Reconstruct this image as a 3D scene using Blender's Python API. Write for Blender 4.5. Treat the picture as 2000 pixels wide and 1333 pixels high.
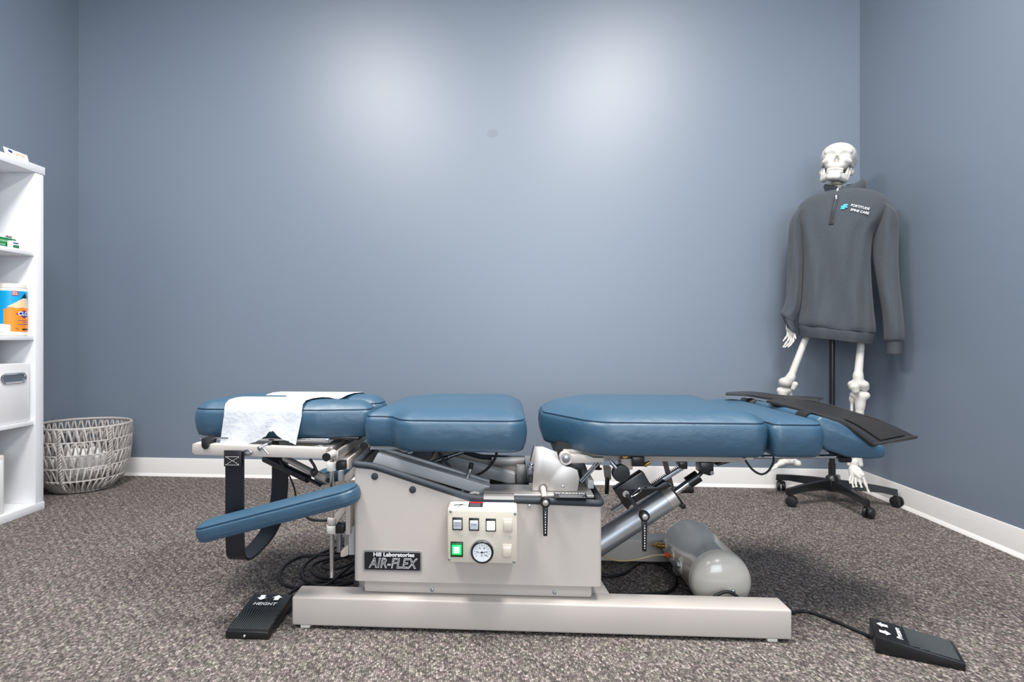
import bpy, bmesh, math, random
import numpy as np
from mathutils import Vector, Matrix

for o in list(bpy.data.objects):
    bpy.data.objects.remove(o, do_unlink=True)
scene = bpy.context.scene
COL = scene.collection
R = math.radians

# ------------------------------------------------------------------ camera
F_PX, CX, CY, CAM_H, YAW = 1150.0, 920.0, 660.0, 0.79, R(3.4)
cam_data = bpy.data.cameras.new('camera')
cam_data.sensor_width = 36.0
cam_data.lens = F_PX / 2000.0 * 36.0
cam_data.shift_x = (1000.0 - CX) / 2000.0
cam_data.shift_y = -(666.5 - CY) / 2000.0
cam_data.clip_start = 0.02
cam = bpy.data.objects.new('camera', cam_data)
cam.location = (0, 0, CAM_H)
cam.rotation_euler = (R(90), 0, YAW)
COL.objects.link(cam)
scene.camera = cam

# ------------------------------------------------------------------ world, lights, exposure
world = bpy.data.worlds.new('world')
scene.world = world
world.use_nodes = True
world.node_tree.nodes['Background'].inputs[0].default_value = (0.75, 0.82, 0.9, 1)
world.node_tree.nodes['Background'].inputs[1].default_value = 0.05
scene.view_settings.view_transform = 'Standard'
scene.view_settings.look = 'None'
scene.view_settings.gamma = 1.0
scene.view_settings.use_curve_mapping = False
scene.view_settings.exposure = 0.06

CEIL = 3.05
def area(name, loc, sx, sy, power, color=(1, 1, 1), rot=(0, 0, 0), spread=180):
    d = bpy.data.lights.new(name, 'AREA')
    d.shape = 'RECTANGLE'; d.size = sx; d.size_y = sy; d.energy = power; d.color = color
    d.spread = R(spread)
    o = bpy.data.objects.new(name, d)
    o.location = loc; o.rotation_euler = rot
    COL.objects.link(o)
    return o
area('troffer_light', (-1.12, 1.15, CEIL - 0.03), 0.55, 1.15, 88, (1.0, 0.97, 0.93))
area('troffer_light', (0.80, 1.15, CEIL - 0.03), 0.55, 1.15, 94, (1.0, 0.97, 0.93))
area('troffer_light', (-1.12, -1.25, CEIL - 0.03), 0.55, 1.15, 20, (1.0, 0.97, 0.94))
area('troffer_light', (0.80, -1.25, CEIL - 0.03), 0.55, 1.15, 20, (1.0, 0.97, 0.94))
# window on the wall behind the camera
area('window_light', (0.6, -2.6, 1.5), 2.0, 1.6, 80, (0.84, 0.92, 1.0), (R(90), 0, 0))

# ------------------------------------------------------------------ helpers
_sa, _ca = math.sin(YAW), math.cos(YAW)
def P(px, py, x=None, y=None, z=None):
    """world point seen at photo pixel (px, py) on the given world plane"""
    u, v = (px - CX) / F_PX, -(py - CY) / F_PX
    r = Vector((u * _ca - _sa, u * _sa + _ca, v))
    t = x / r.x if x is not None else y / r.y if y is not None else (z - CAM_H) / r.z
    return Vector((0, 0, CAM_H)) + r * t

def lin(c):
    c = c / 255.0
    return c / 12.92 if c <= 0.04045 else ((c + 0.055) / 1.055) ** 2.4
def rgb(r, g, b):
    return (lin(r), lin(g), lin(b), 1.0)

MATS = {}
def mat(name, col, rough=0.5, metal=0.0, spec=0.5, coat=0.0, noise=None, bump=None, emit=None, sheen=0.0, trans=0.0):
    """noise=(scale, amount) colour variation; bump=(scale, strength, distance[, stretch])"""
    m = bpy.data.materials.new(name); m.use_nodes = True
    nt = m.node_tree; b = nt.nodes['Principled BSDF']
    c = rgb(*col)
    b.inputs['Base Color'].default_value = c
    b.inputs['Roughness'].default_value = rough
    b.inputs['Metallic'].default_value = metal
    b.inputs['Specular IOR Level'].default_value = spec
    b.inputs['Coat Weight'].default_value = coat
    b.inputs['Sheen Weight'].default_value = sheen
    b.inputs['Transmission Weight'].default_value = trans
    if emit:
        b.inputs['Emission Color'].default_value = rgb(*emit[0]); b.inputs['Emission Strength'].default_value = emit[1]
    tc = nt.nodes.new('ShaderNodeTexCoord')
    if noise:
        n = nt.nodes.new('ShaderNodeTexNoise'); n.inputs['Scale'].default_value = noise[0]; n.inputs['Detail'].default_value = 4
        nt.links.new(tc.outputs['Object'], n.inputs['Vector'])
        mx = nt.nodes.new('ShaderNodeMixRGB'); mx.blend_type = 'MULTIPLY'; mx.inputs[0].default_value = 1.0
        ramp = nt.nodes.new('ShaderNodeMapRange')
        ramp.inputs['From Min'].default_value = 0.3; ramp.inputs['From Max'].default_value = 0.7
        ramp.inputs['To Min'].default_value = 1 - noise[1]; ramp.inputs['To Max'].default_value = 1 + noise[1] * 0.6
        nt.links.new(n.outputs['Fac'], ramp.inputs['Value'])
        mx.inputs[1].default_value = c
        nt.links.new(ramp.outputs[0], mx.inputs[2])
        nt.links.new(mx.outputs[0], b.inputs['Base Color'])
    if bump:
        n = nt.nodes.new('ShaderNodeTexNoise'); n.inputs['Scale'].default_value = bump[0]; n.inputs['Detail'].default_value = 5
        src = tc.outputs['Object']
        if len(bump) > 3:
            mp = nt.nodes.new('ShaderNodeMapping'); mp.inputs['Scale'].default_value = bump[3]
            nt.links.new(src, mp.inputs['Vector']); src = mp.outputs[0]
        nt.links.new(src, n.inputs['Vector'])
        bp = nt.nodes.new('ShaderNodeBump'); bp.inputs['Strength'].default_value = bump[1]; bp.inputs['Distance'].default_value = bump[2]
        nt.links.new(n.outputs['Fac'], bp.inputs['Height'])
        nt.links.new(bp.outputs[0], b.inputs['Normal'])
    MATS[name] = m
    return m

mat('wall_paint', (115, 127, 142), 0.45, spec=1.0, bump=(220, 0.06, 0.002))
mat('ceiling_paint', (240, 240, 240), 0.8)
mat('trim_white', (230, 227, 224), 0.4, bump=(3, 0.05, 0.01, (1, 1, 30)))
mat('laminate', (232, 233, 236), 0.35)
mat('vinyl', (45, 81, 105), 0.46, spec=0.8, bump=(7, 0.3, 0.02, (1.0, 1.0, 1.6)))
mat('vinyl_seam', (32, 64, 90), 0.5)
mat('beige_paint', (195, 187, 180), 0.42, noise=(5, 0.03), bump=(300, 0.05, 0.001))
mat('grey_paint', (176, 178, 180), 0.38)
mat('control_cream', (208, 200, 185), 0.4)
mat('aluminium', (196, 191, 186), 0.42, metal=0.75, bump=(40, 0.05, 0.001, (1, 1, 30)))
mat('steel', (160, 165, 172), 0.34, metal=0.9)
mat('chrome', (215, 218, 222), 0.08, metal=1.0)
mat('cylinder_metal', (176, 180, 186), 0.4, metal=0.85)
mat('black_plastic', (22, 23, 25), 0.35)
mat('black_metal', (20, 20, 24), 0.32, spec=0.6)
mat('black_rubber', (24, 25, 27), 0.5)
mat('foam_trim', (48, 54, 62), 0.62, bump=(400, 0.15, 0.002))
mat('black_leather', (34, 33, 35), 0.38, spec=0.55, bump=(60, 0.25, 0.004))
mat('strap_navy', (16, 20, 30), 0.35, spec=0.6, bump=(120, 0.15, 0.002))
mat('velcro', (26, 25, 27), 0.95, noise=(700, 0.5), bump=(500, 0.9, 0.004))
mat('elastic', (64, 58, 56), 0.8, bump=(300, 0.3, 0.002))
mat('bone', (214, 211, 203), 0.42, noise=(14, 0.04), bump=(30, 0.15, 0.004))
mat('bone_tan', (205, 196, 178), 0.5, noise=(40, 0.25))
mat('sweat_fabric', (74, 80, 87), 0.95, noise=(420, 0.3), bump=(500, 0.5, 0.003), sheen=0.15)
mat('sweat_rib', (75, 80, 87), 0.95, noise=(420, 0.28), bump=(140, 0.5, 0.004, (6, 6, .3)))
mat('zip_tape', (40, 44, 50), 0.7)
mat('print_white', (238, 240, 242), 0.6)
mat('print_teal', (92, 190, 214), 0.6)
mat('print_grey', (120, 122, 126), 0.6)
mat('print_black', (20, 20, 24), 0.5)
mat('print_red', (170, 30, 48), 0.5)
mat('plate_black', (22, 22, 28), 0.4)
mat('plate_silver', (172, 172, 172), 0.35, metal=0.6)
mat('paper', (198, 202, 208), 0.85, bump=(90, 0.5, 0.004), noise=(60, 0.04))
mat('tank_paint', (196, 191, 182), 0.22, spec=0.6, coat=0.3)
mat('brass', (190, 150, 80), 0.3, metal=0.9)
mat('red_plastic', (200, 60, 40), 0.4)
mat('tube_tan', (170, 152, 120), 0.4)
mat('rope', (186, 180, 176), 0.85, noise=(90, 0.15), bump=(350, 0.7, 0.003))
mat('bag_white', (236, 234, 232), 0.35, spec=0.6)
mat('switch_white', (205, 212, 218), 0.3)
mat('switch_lit', (255, 255, 255), 0.4, emit=((235, 238, 255), 2.2))
mat('switch_green', (30, 190, 90), 0.35, emit=((20, 215, 90), 1.3))
mat('switch_green_core', (160, 255, 190), 0.35, emit=((150, 255, 180), 1.9))
mat('switch_green_dark', (10, 80, 35), 0.4, emit=((4, 110, 40), 0.4))
mat('gauge_face', (232, 236, 240), 0.3)
mat('label_green', (12, 112, 66), 0.5)
mat('label_green_pale', (110, 170, 125), 0.5)
mat('label_blue', (0, 158, 216), 0.4)
mat('label_orange', (240, 140, 40), 0.4)
mat('label_wood', (236, 208, 170), 0.5)
mat('label_navy', (30, 60, 140), 0.5)
mat('cream_plastic', (226, 222, 214), 0.45)
mat('box_white', (226, 225, 226), 0.55)
mat('pedal_rib', (74, 78, 80), 0.45)
mat('knurl', (128, 134, 140), 0.4, metal=0.7)

# carpet: woven loops of mixed taupe, grey and dark yarn
def carpet_material():
    m = bpy.data.materials.new('carpet'); m.use_nodes = True
    nt = m.node_tree; b = nt.nodes['Principled BSDF']; N = nt.nodes.new; L = nt.links.new
    tc = N('ShaderNodeTexCoord'); mp = N('ShaderNodeMapping')
    mp.inputs['Rotation'].default_value = (0, 0, R(-14)); mp.inputs['Scale'].default_value = (1.0, 0.62, 1.0)
    L(tc.outputs['Object'], mp.inputs['Vector'])
    v = N('ShaderNodeTexVoronoi'); v.inputs['Scale'].default_value = 195; v.inputs['Randomness'].default_value = 0.6
    L(mp.outputs[0], v.inputs['Vector'])
    sep = N('ShaderNodeSeparateColor'); L(v.outputs['Color'], sep.inputs[0])
    cr = N('ShaderNodeValToRGB')
    cr.color_ramp.interpolation = 'LINEAR'
    e = cr.color_ramp.elements
    e[0].position = 0.0; e[0].color = rgb(96, 90, 88)
    e[1].position = 1.0; e[1].color = rgb(194, 184, 176)
    for pos, c in ((0.25, (120, 112, 108)), (0.5, (139, 130, 125)), (0.72, (154, 145, 139)), (0.86, (170, 161, 154))):
        k = e.new(pos); k.color = rgb(*c)
    L(sep.outputs[0], cr.inputs[0])
    big = N('ShaderNodeTexNoise'); big.inputs['Scale'].default_value = 6; big.inputs['Detail'].default_value = 3
    L(tc.outputs['Object'], big.inputs['Vector'])
    mr = N('ShaderNodeMapRange'); mr.inputs['To Min'].default_value = 0.93; mr.inputs['To Max'].default_value = 1.07
    L(big.outputs['Fac'], mr.inputs['Value'])
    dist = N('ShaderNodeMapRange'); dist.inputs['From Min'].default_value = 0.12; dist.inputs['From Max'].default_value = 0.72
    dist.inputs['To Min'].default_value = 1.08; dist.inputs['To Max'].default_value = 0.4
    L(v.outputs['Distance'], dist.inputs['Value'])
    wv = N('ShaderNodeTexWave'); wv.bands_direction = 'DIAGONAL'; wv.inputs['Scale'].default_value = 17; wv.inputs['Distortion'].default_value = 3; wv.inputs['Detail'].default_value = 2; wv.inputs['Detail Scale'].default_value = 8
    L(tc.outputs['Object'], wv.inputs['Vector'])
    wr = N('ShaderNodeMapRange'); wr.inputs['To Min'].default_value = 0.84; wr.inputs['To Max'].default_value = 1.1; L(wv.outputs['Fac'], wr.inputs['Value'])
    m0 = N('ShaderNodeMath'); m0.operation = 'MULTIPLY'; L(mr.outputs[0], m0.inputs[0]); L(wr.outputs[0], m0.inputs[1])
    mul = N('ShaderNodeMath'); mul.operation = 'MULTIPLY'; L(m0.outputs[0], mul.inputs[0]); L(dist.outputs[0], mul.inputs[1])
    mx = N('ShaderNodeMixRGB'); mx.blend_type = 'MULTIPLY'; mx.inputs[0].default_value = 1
    tn = N('ShaderNodeTexNoise'); tn.inputs['Scale'].default_value = 30; tn.inputs['Detail'].default_value = 1; L(tc.outputs['Object'], tn.inputs['Vector'])
    tr_ = N('ShaderNodeValToRGB'); te = tr_.color_ramp.elements
    te[0].position = 0.36; te[0].color = (0.97, 1.0, 0.96, 1); te[1].position = 0.64; te[1].color = (1.03, 0.98, 1.03, 1)
    L(tn.outputs['Fac'], tr_.inputs[0])
    tint = N('ShaderNodeMixRGB'); tint.blend_type = 'MULTIPLY'; tint.inputs[0].default_value = 1
    L(cr.outputs[0], tint.inputs[1]); L(tr_.outputs[0], tint.inputs[2])
    L(tint.outputs[0], mx.inputs[1]); L(mul.outputs[0], mx.inputs[2]); L(mx.outputs[0], b.inputs['Base Color'])
    b.inputs['Roughness'].default_value = 0.95; b.inputs['Specular IOR Level'].default_value = 0.15
    inv = N('ShaderNodeMath'); inv.operation = 'SUBTRACT'; inv.inputs[0].default_value = 1; L(v.outputs['Distance'], inv.inputs[1])
    bp = N('ShaderNodeBump'); bp.inputs['Strength'].default_value = 0.8; bp.inputs['Distance'].default_value = 0.006
    L(inv.outputs[0], bp.inputs['Height']); L(bp.outputs[0], b.inputs['Normal'])
    MATS['carpet'] = m
carpet_material()

# the paint touch-up spot on the back wall
def wall_back_material():
    m = MATS['wall_paint'].copy(); m.name = 'wall_paint_spotted'
    nt = m.node_tree; b = nt.nodes['Principled BSDF']; N = nt.nodes.new; L = nt.links.new
    geo = N('ShaderNodeNewGeometry')
    c = P(962, 261, y=3.235)
    sub = N('ShaderNodeVectorMath'); sub.operation = 'SUBTRACT'; sub.inputs[1].default_value = c
    L(geo.outputs['Position'], sub.inputs[0])
    sc = N('ShaderNodeVectorMath'); sc.operation = 'MULTIPLY'; sc.inputs[1].default_value = (1 / 0.036, 0.5, 1 / 0.026)
    L(sub.outputs[0], sc.inputs[0])
    ns = N('ShaderNodeTexNoise'); ns.inputs['Scale'].default_value = 25; L(geo.outputs['Position'], ns.inputs['Vector'])
    ln = N('ShaderNodeVectorMath'); ln.operation = 'LENGTH'; L(sc.outputs[0], ln.inputs[0])
    ad = N('ShaderNodeMath'); ad.operation = 'ADD'; L(ln.outputs['Value'], ad.inputs[0]); L(ns.outputs['Fac'], ad.inputs[1])
    mr = N('ShaderNodeMapRange'); mr.inputs['From Min'].default_value = 1.25; mr.inputs['From Max'].default_value = 1.5
    mr.inputs['To Min'].default_value = 0.82; mr.inputs['To Max'].default_value = 1.0
    L(ad.outputs[0], mr.inputs['Value'])
    mx = N('ShaderNodeMixRGB'); mx.blend_type = 'MULTIPLY'; mx.inputs[0].default_value = 1
    mx.inputs[1].default_value = b.inputs['Base Color'].default_value
    L(mr.outputs[0], mx.inputs[2]); L(mx.outputs[0], b.inputs['Base Color'])
    MATS['wall_back'] = m
wall_back_material()

# ------------------------------------------------------------------ mesh helpers
def finish(name, bm, material, parent=None, smooth=40, loc=None):
    me = bpy.data.meshes.new(name)
    bmesh.ops.remove_doubles(bm, verts=bm.verts, dist=1e-6)
    bmesh.ops.recalc_face_normals(bm, faces=bm.faces)
    if smooth:
        for f in bm.faces: f.smooth = True
        lim = R(smooth)
        for e in bm.edges:
            if len(e.link_faces) == 2 and e.calc_face_angle(0) > lim: e.smooth = False
    bm.to_mesh(me); bm.free()
    me.materials.append(MATS[material] if isinstance(material, str) else material)
    o = bpy.data.objects.new(name, me); COL.objects.link(o)
    set_parent(o, parent)
    return o

def set_parent(o, p):
    if p is None: return
    o.parent = p
    if p.type == 'EMPTY': o.matrix_parent_inverse = Matrix.Translation(-Vector(p.location))

def thing(name, label, cat, loc=(0, 0, 0), group=None):
    o = bpy.data.objects.new(name, None); COL.objects.link(o)
    o.empty_display_size = 0.1
    o['label'] = label; o['category'] = cat
    if group: o['group'] = group
    if loc != (0, 0, 0):
        o.location = loc
    return o
def tag(o, label, cat, group=None):
    o['label'] = label; o['category'] = cat
    if group: o['group'] = group
    return o
def lab(o, label):
    o['label'] = label; return o

def B(): return bmesh.new()

def add_box(bm, lo, hi, bevel=0.0, M=None, segs=2):
    t = bmesh.new()
    vs = [t.verts.new((x, y, z)) for x in (lo[0], hi[0]) for y in (lo[1], hi[1]) for z in (lo[2], hi[2])]
    for f in ((0, 1, 3, 2), (4, 6, 7, 5), (0, 4, 5, 1), (2, 3, 7, 6), (0, 2, 6, 4), (1, 5, 7, 3)):
        t.faces.new([vs[i] for i in f])
    bmesh.ops.recalc_face_normals(t, faces=t.faces)
    if bevel > 0:
        bmesh.ops.bevel(t, geom=list(t.edges), offset=bevel, segments=segs, profile=0.5, affect='EDGES')
    merge(bm, t, M)
def merge(bm, t, M=None):
    if M is not None: t.transform(M)
    mp = {}
    for v in t.verts: mp[v] = bm.verts.new(v.co)
    for f in t.faces:
        try: bm.faces.new([mp[v] for v in f.verts])
        except ValueError: pass
    t.free()

def frame_of(d):
    d = Vector(d).normalized()
    a = Vector((0, 0, 1)) if abs(d.z) < 0.9 else Vector((1, 0, 0))
    u = d.cross(a).normalized(); v = d.cross(u).normalized()
    return u, v, d

def add_cyl(bm, p0, p1, r0, r1=None, n=20, caps=True):
    r1 = r0 if r1 is None else r1
    p0, p1 = Vector(p0), Vector(p1); u, v, d = frame_of(p1 - p0)
    A = [bm.verts.new(p0 + (u * math.cos(t) + v * math.sin(t)) * r0) for t in [2 * math.pi * i / n for i in range(n)]]
    C = [bm.verts.new(p1 + (u * math.cos(t) + v * math.sin(t)) * r1) for t in [2 * math.pi * i / n for i in range(n)]]
    for i in range(n):
        bm.faces.new((A[i], A[(i + 1) % n], C[(i + 1) % n], C[i]))
    if caps:
        bm.faces.new(A[::-1]); bm.faces.new(C)

def add_lathe(bm, origin, axis, prof, n=24):
    """prof: list of (radius, distance along axis)"""
    o = Vector(origin); u, v, d = frame_of(axis)
    rings = []
    for r, h in prof:
        if r < 1e-6: rings.append([bm.verts.new(o + d * h)])
        else: rings.append([bm.verts.new(o + d * h + (u * math.cos(t) + v * math.sin(t)) * r) for t in [2 * math.pi * i / n for i in range(n)]])
    for a, c in zip(rings, rings[1:]):
        for i in range(n):
            j = (i + 1) % n
            if len(a) == 1 and len(c) == 1: continue
            if len(a) == 1: bm.faces.new((a[0], c[j], c[i]))
            elif len(c) == 1: bm.faces.new((a[i], a[j], c[0]))
            else: bm.faces.new((a[i], a[j], c[j], c[i]))
    if len(rings[0]) > 1: bm.faces.new(rings[0][::-1])
    if len(rings[-1]) > 1: bm.faces.new(rings[-1])

def catmull(pts, sub=8, closed=False):
    pts = [Vector(p) for p in pts]; n = len(pts); out = []
    rng = n if closed else n - 1
    for i in range(rng):
        if closed: p0, p1, p2, p3 = pts[(i - 1) % n], pts[i], pts[(i + 1) % n], pts[(i + 2) % n]
        else: p0, p1, p2, p3 = pts[max(i - 1, 0)], pts[i], pts[i + 1], pts[min(i + 2, n - 1)]
        for k in range(sub):
            t = k / sub
            out.append(0.5 * ((2 * p1) + (p2 - p0) * t + (2 * p0 - 5 * p1 + 4 * p2 - p3) * t * t + (3 * p1 - p0 - 3 * p2 + p3) * t ** 3))
    if not closed: out.append(pts[-1])
    return out

def add_tube(bm, pts, r, n=8, closed=False, radii=None, caps=True):
    pts = [Vector(p) for p in pts]; m = len(pts)
    rings = []; u = None
    for i in range(m):
        if closed: d = pts[(i + 1) % m] - pts[i - 1]
        else: d = pts[min(i + 1, m - 1)] - pts[max(i - 1, 0)]
        if d.length < 1e-9: d = Vector((0, 0, 1))
        d.normalize()
        if u is None: u, _, _ = frame_of(d)
        u = (u - d * u.dot(d))
        if u.length < 1e-6: u, _, _ = frame_of(d)
        u.normalize(); w = d.cross(u)
        rr = radii[i] if radii else r
        rings.append([bm.verts.new(pts[i] + (u * math.cos(t) + w * math.sin(t)) * rr) for t in [2 * math.pi * k / n for k in range(n)]])
    pairs = list(zip(rings, rings[1:]))
    if closed: pairs.append((rings[-1], rings[0]))
    for a, c in pairs:
        if closed and a is rings[-1]:
            # match nearest start vertex to avoid a twist
            off = min(range(n), key=lambda k: (a[0].co - c[k].co).length)
            c = c[off:] + c[:off]
        for k in range(n):
            bm.faces.new((a[k], a[(k + 1) % n], c[(k + 1) % n], c[k]))
    if not closed and caps:
        bm.faces.new(rings[0][::-1]); bm.faces.new(rings[-1])

def add_prism(bm, poly, vec, bevel=0.0):
    """closed planar polygon of 3D points extruded along vec"""
    t = bmesh.new(); vec = Vector(vec)
    a = [t.verts.new(Vector(p)) for p in poly]; c = [t.verts.new(Vector(p) + vec) for p in poly]
    n = len(poly)
    t.faces.new(a[::-1]); t.faces.new(c)
    for i in range(n): t.faces.new((a[i], a[(i + 1) % n], c[(i + 1) % n], c[i]))
    bmesh.ops.recalc_face_normals(t, faces=t.faces)
    if bevel: bmesh.ops.bevel(t, geom=list(t.edges), offset=bevel, segments=2, profile=0.5, affect='EDGES')
    merge(bm, t)

def round_poly(pts, rads, seg=6):
    """2D polygon with rounded corners"""
    out = []; n = len(pts)
    for i in range(n):
        p = Vector(pts[i][:2]); a = Vector(pts[i - 1][:2]); c = Vector(pts[(i + 1) % n][:2])
        r = rads[i] if isinstance(rads, (list, tuple)) else rads
        d1, d2 = (a - p), (c - p); l1, l2 = d1.length, d2.length; d1.normalize(); d2.normalize()
        ang = d1.angle(d2)
        if r <= 0 or ang > math.pi - 0.02: out.append(p); continue
        cut = min(r / math.tan(ang / 2), l1 * 0.48, l2 * 0.48); rr = cut * math.tan(ang / 2)
        bis = (d1 + d2).normalized(); cen = p + bis * (rr / math.sin(ang / 2))
        s = p + d1 * cut - cen; e = p + d2 * cut - cen
        tot = s.angle_signed(e)
        for k in range(seg + 1):
            t = -tot * k / seg
            out.append(cen + Vector((s.x * math.cos(t) - s.y * math.sin(t), s.x * math.sin(t) + s.y * math.cos(t))))
    return out

def resample(poly, step):
    out = []; n = len(poly)
    for i in range(n):
        a, c = poly[i], poly[(i + 1) % n]; L = (c - a).length; k = max(1, int(round(L / step)))
        for j in range(k): out.append(a + (c - a) * (j / k))
    return out

def offset_poly(poly, d):
    """inward offset of a CCW polygon"""
    n = len(poly); out = []
    for i in range(n):
        a, p, c = poly[i - 1], poly[i], poly[(i + 1) % n]
        e1 = (p - a); e2 = (c - p)
        if e1.length < 1e-9: e1 = e2
        if e2.length < 1e-9: e2 = e1
        n1 = Vector((-e1.y, e1.x)).normalized(); n2 = Vector((-e2.y, e2.x)).normalized()
        m = n1 + n2
        if m.length < 1e-6: m = n1
        m.normalize(); k = 1.0 / max(0.5, m.dot(n1))
        out.append(p + m * d * k)
    return out

def poly_dist(p, poly):
    best = 9.0; n = len(poly)
    for i in range(n):
        a, c = poly[i], poly[(i + 1) % n]; e = c - a; L2 = e.length_squared
        t = 0 if L2 < 1e-12 else max(0, min(1, (p - a).dot(e) / L2)); d = (p - a - e * t).length
        if d < best: best = d
    return best
def inside(p, poly):
    r = False; n = len(poly)
    for i in range(n):
        a, c = poly[i], poly[(i + 1) % n]
        if (a.y > p.y) != (c.y > p.y) and p.x < (c.x - a.x) * (p.y - a.y) / (c.y - a.y) + a.x: r = not r
    return r
from mathutils.geometry import delaunay_2d_cdt
def cushion(name, poly, zb, zs, crown, parent, material='vinyl', shoulder=0.08, bulge=0.006, M=None, under=0.012, power=2.2, step=0.013):
    """upholstered pad: boxed side, seam line, softly domed top.  poly: CCW plan outline"""
    poly = resample(poly, 0.012)
    bm = B()
    hgt = zs - zb
    prof = [(under + 0.006, zb + 0.0), (under, zb + 0.001), (under * 0.35, zb + 0.005), (0.001, zb + 0.013), (-bulge * 0.5, zb + hgt * 0.3),
            (-bulge, zb + hgt * 0.6), (-bulge * 0.7, zb + hgt * 0.85), (-0.002, zs - 0.0055), (0.0012, zs - 0.0022), (0.0030, zs), (0.0016, zs + 0.0022)]
    rings = []
    for d, z in prof:
        q = offset_poly(poly, d) if abs(d) > 1e-9 else poly
        rings.append([bm.verts.new((p.x, p.y, z)) for p in q])
    n = len(poly)
    for a, c in zip(rings, rings[1:]):
        for i in range(n): bm.faces.new((a[i], a[(i + 1) % n], c[(i + 1) % n], c[i]))
    bm.faces.new(rings[0][::-1])
    edge = offset_poly(poly, 0.0016)
    pts = list(edge)
    for d in (0.0045, 0.009):
        pts += [p for p in offset_poly(poly, d) if inside(p, edge)]
    x0, x1 = min(p.x for p in edge), max(p.x for p in edge); y0, y1 = min(p.y for p in edge), max(p.y for p in edge)
    for i in range(int((x1 - x0) / step) + 2):
        for j in range(int((y1 - y0) / step) + 2):
            p = Vector((x0 + (i + 0.5 * (j % 2)) * step, y0 + j * step))
            if inside(p, edge) and poly_dist(p, edge) > 0.0135: pts.append(p)
    vo, _, fo, _, _, _ = delaunay_2d_cdt(pts, [(i, (i + 1) % n) for i in range(n)], [list(range(n))], 1, 1e-6)
    tv = []
    for p in vo:
        d = poly_dist(p, edge); t = min(1.0, d / shoulder)
        tv.append(bm.verts.new((p.x, p.y, zs + 0.0022 + (crown - 0.0022) * (1 - (1 - t) ** power))))
    for f in fo:
        try: bm.faces.new([tv[k] for k in f])
        except ValueError: pass
    bmesh.ops.remove_doubles(bm, verts=bm.verts, dist=2e-5)
    if M is not None: bm.transform(M)
    o = finish(name, bm, material, parent, smooth=60)
    sm = B()
    line = [Vector((p.x, p.y, zs)) for p in offset_poly(poly, 0.0014)]
    if M is not None: line = [M @ p for p in line]
    add_tube(sm, line, 0.0008, 5, closed=True)
    finish('seam', sm, 'vinyl_seam', o, smooth=80)
    return o

def text(name, s, origin, right, up, size, material, parent=None, shear=0.0, outline=0.0, extrude=0.0004, align='CENTER', sx=1.0, spacing=1.0, bold=0.0):
    cu = bpy.data.curves.new(name, 'FONT'); cu.body = s; cu.size = size; cu.shear = shear
    cu.align_x = align; cu.align_y = 'CENTER'; cu.space_character = spacing
    cu.resolution_u = 3
    if outline: cu.fill_mode = 'NONE'; cu.bevel_depth = outline; cu.bevel_resolution = 0
    else: cu.extrude = extrude; cu.offset = bold
    t = bpy.data.objects.new(name, cu); COL.objects.link(t)
    bpy.context.view_layer.update()
    me = bpy.data.meshes.new_from_object(t.evaluated_get(bpy.context.evaluated_depsgraph_get()))
    bpy.data.objects.remove(t, do_unlink=True); bpy.data.curves.remove(cu)
    r = Vector(right).normalized(); u = Vector(up); u = (u - r * u.dot(r)).normalized(); w = r.cross(u)
    M = Matrix(((r.x * sx, u.x, w.x, origin[0]), (r.y * sx, u.y, w.y, origin[1]), (r.z * sx, u.z, w.z, origin[2]), (0, 0, 0, 1)))
    me.transform(M); me.materials.clear(); me.materials.append(MATS[material])
    o = bpy.data.objects.new(name, me); COL.objects.link(o)
    set_parent(o, parent)
    return o

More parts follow.
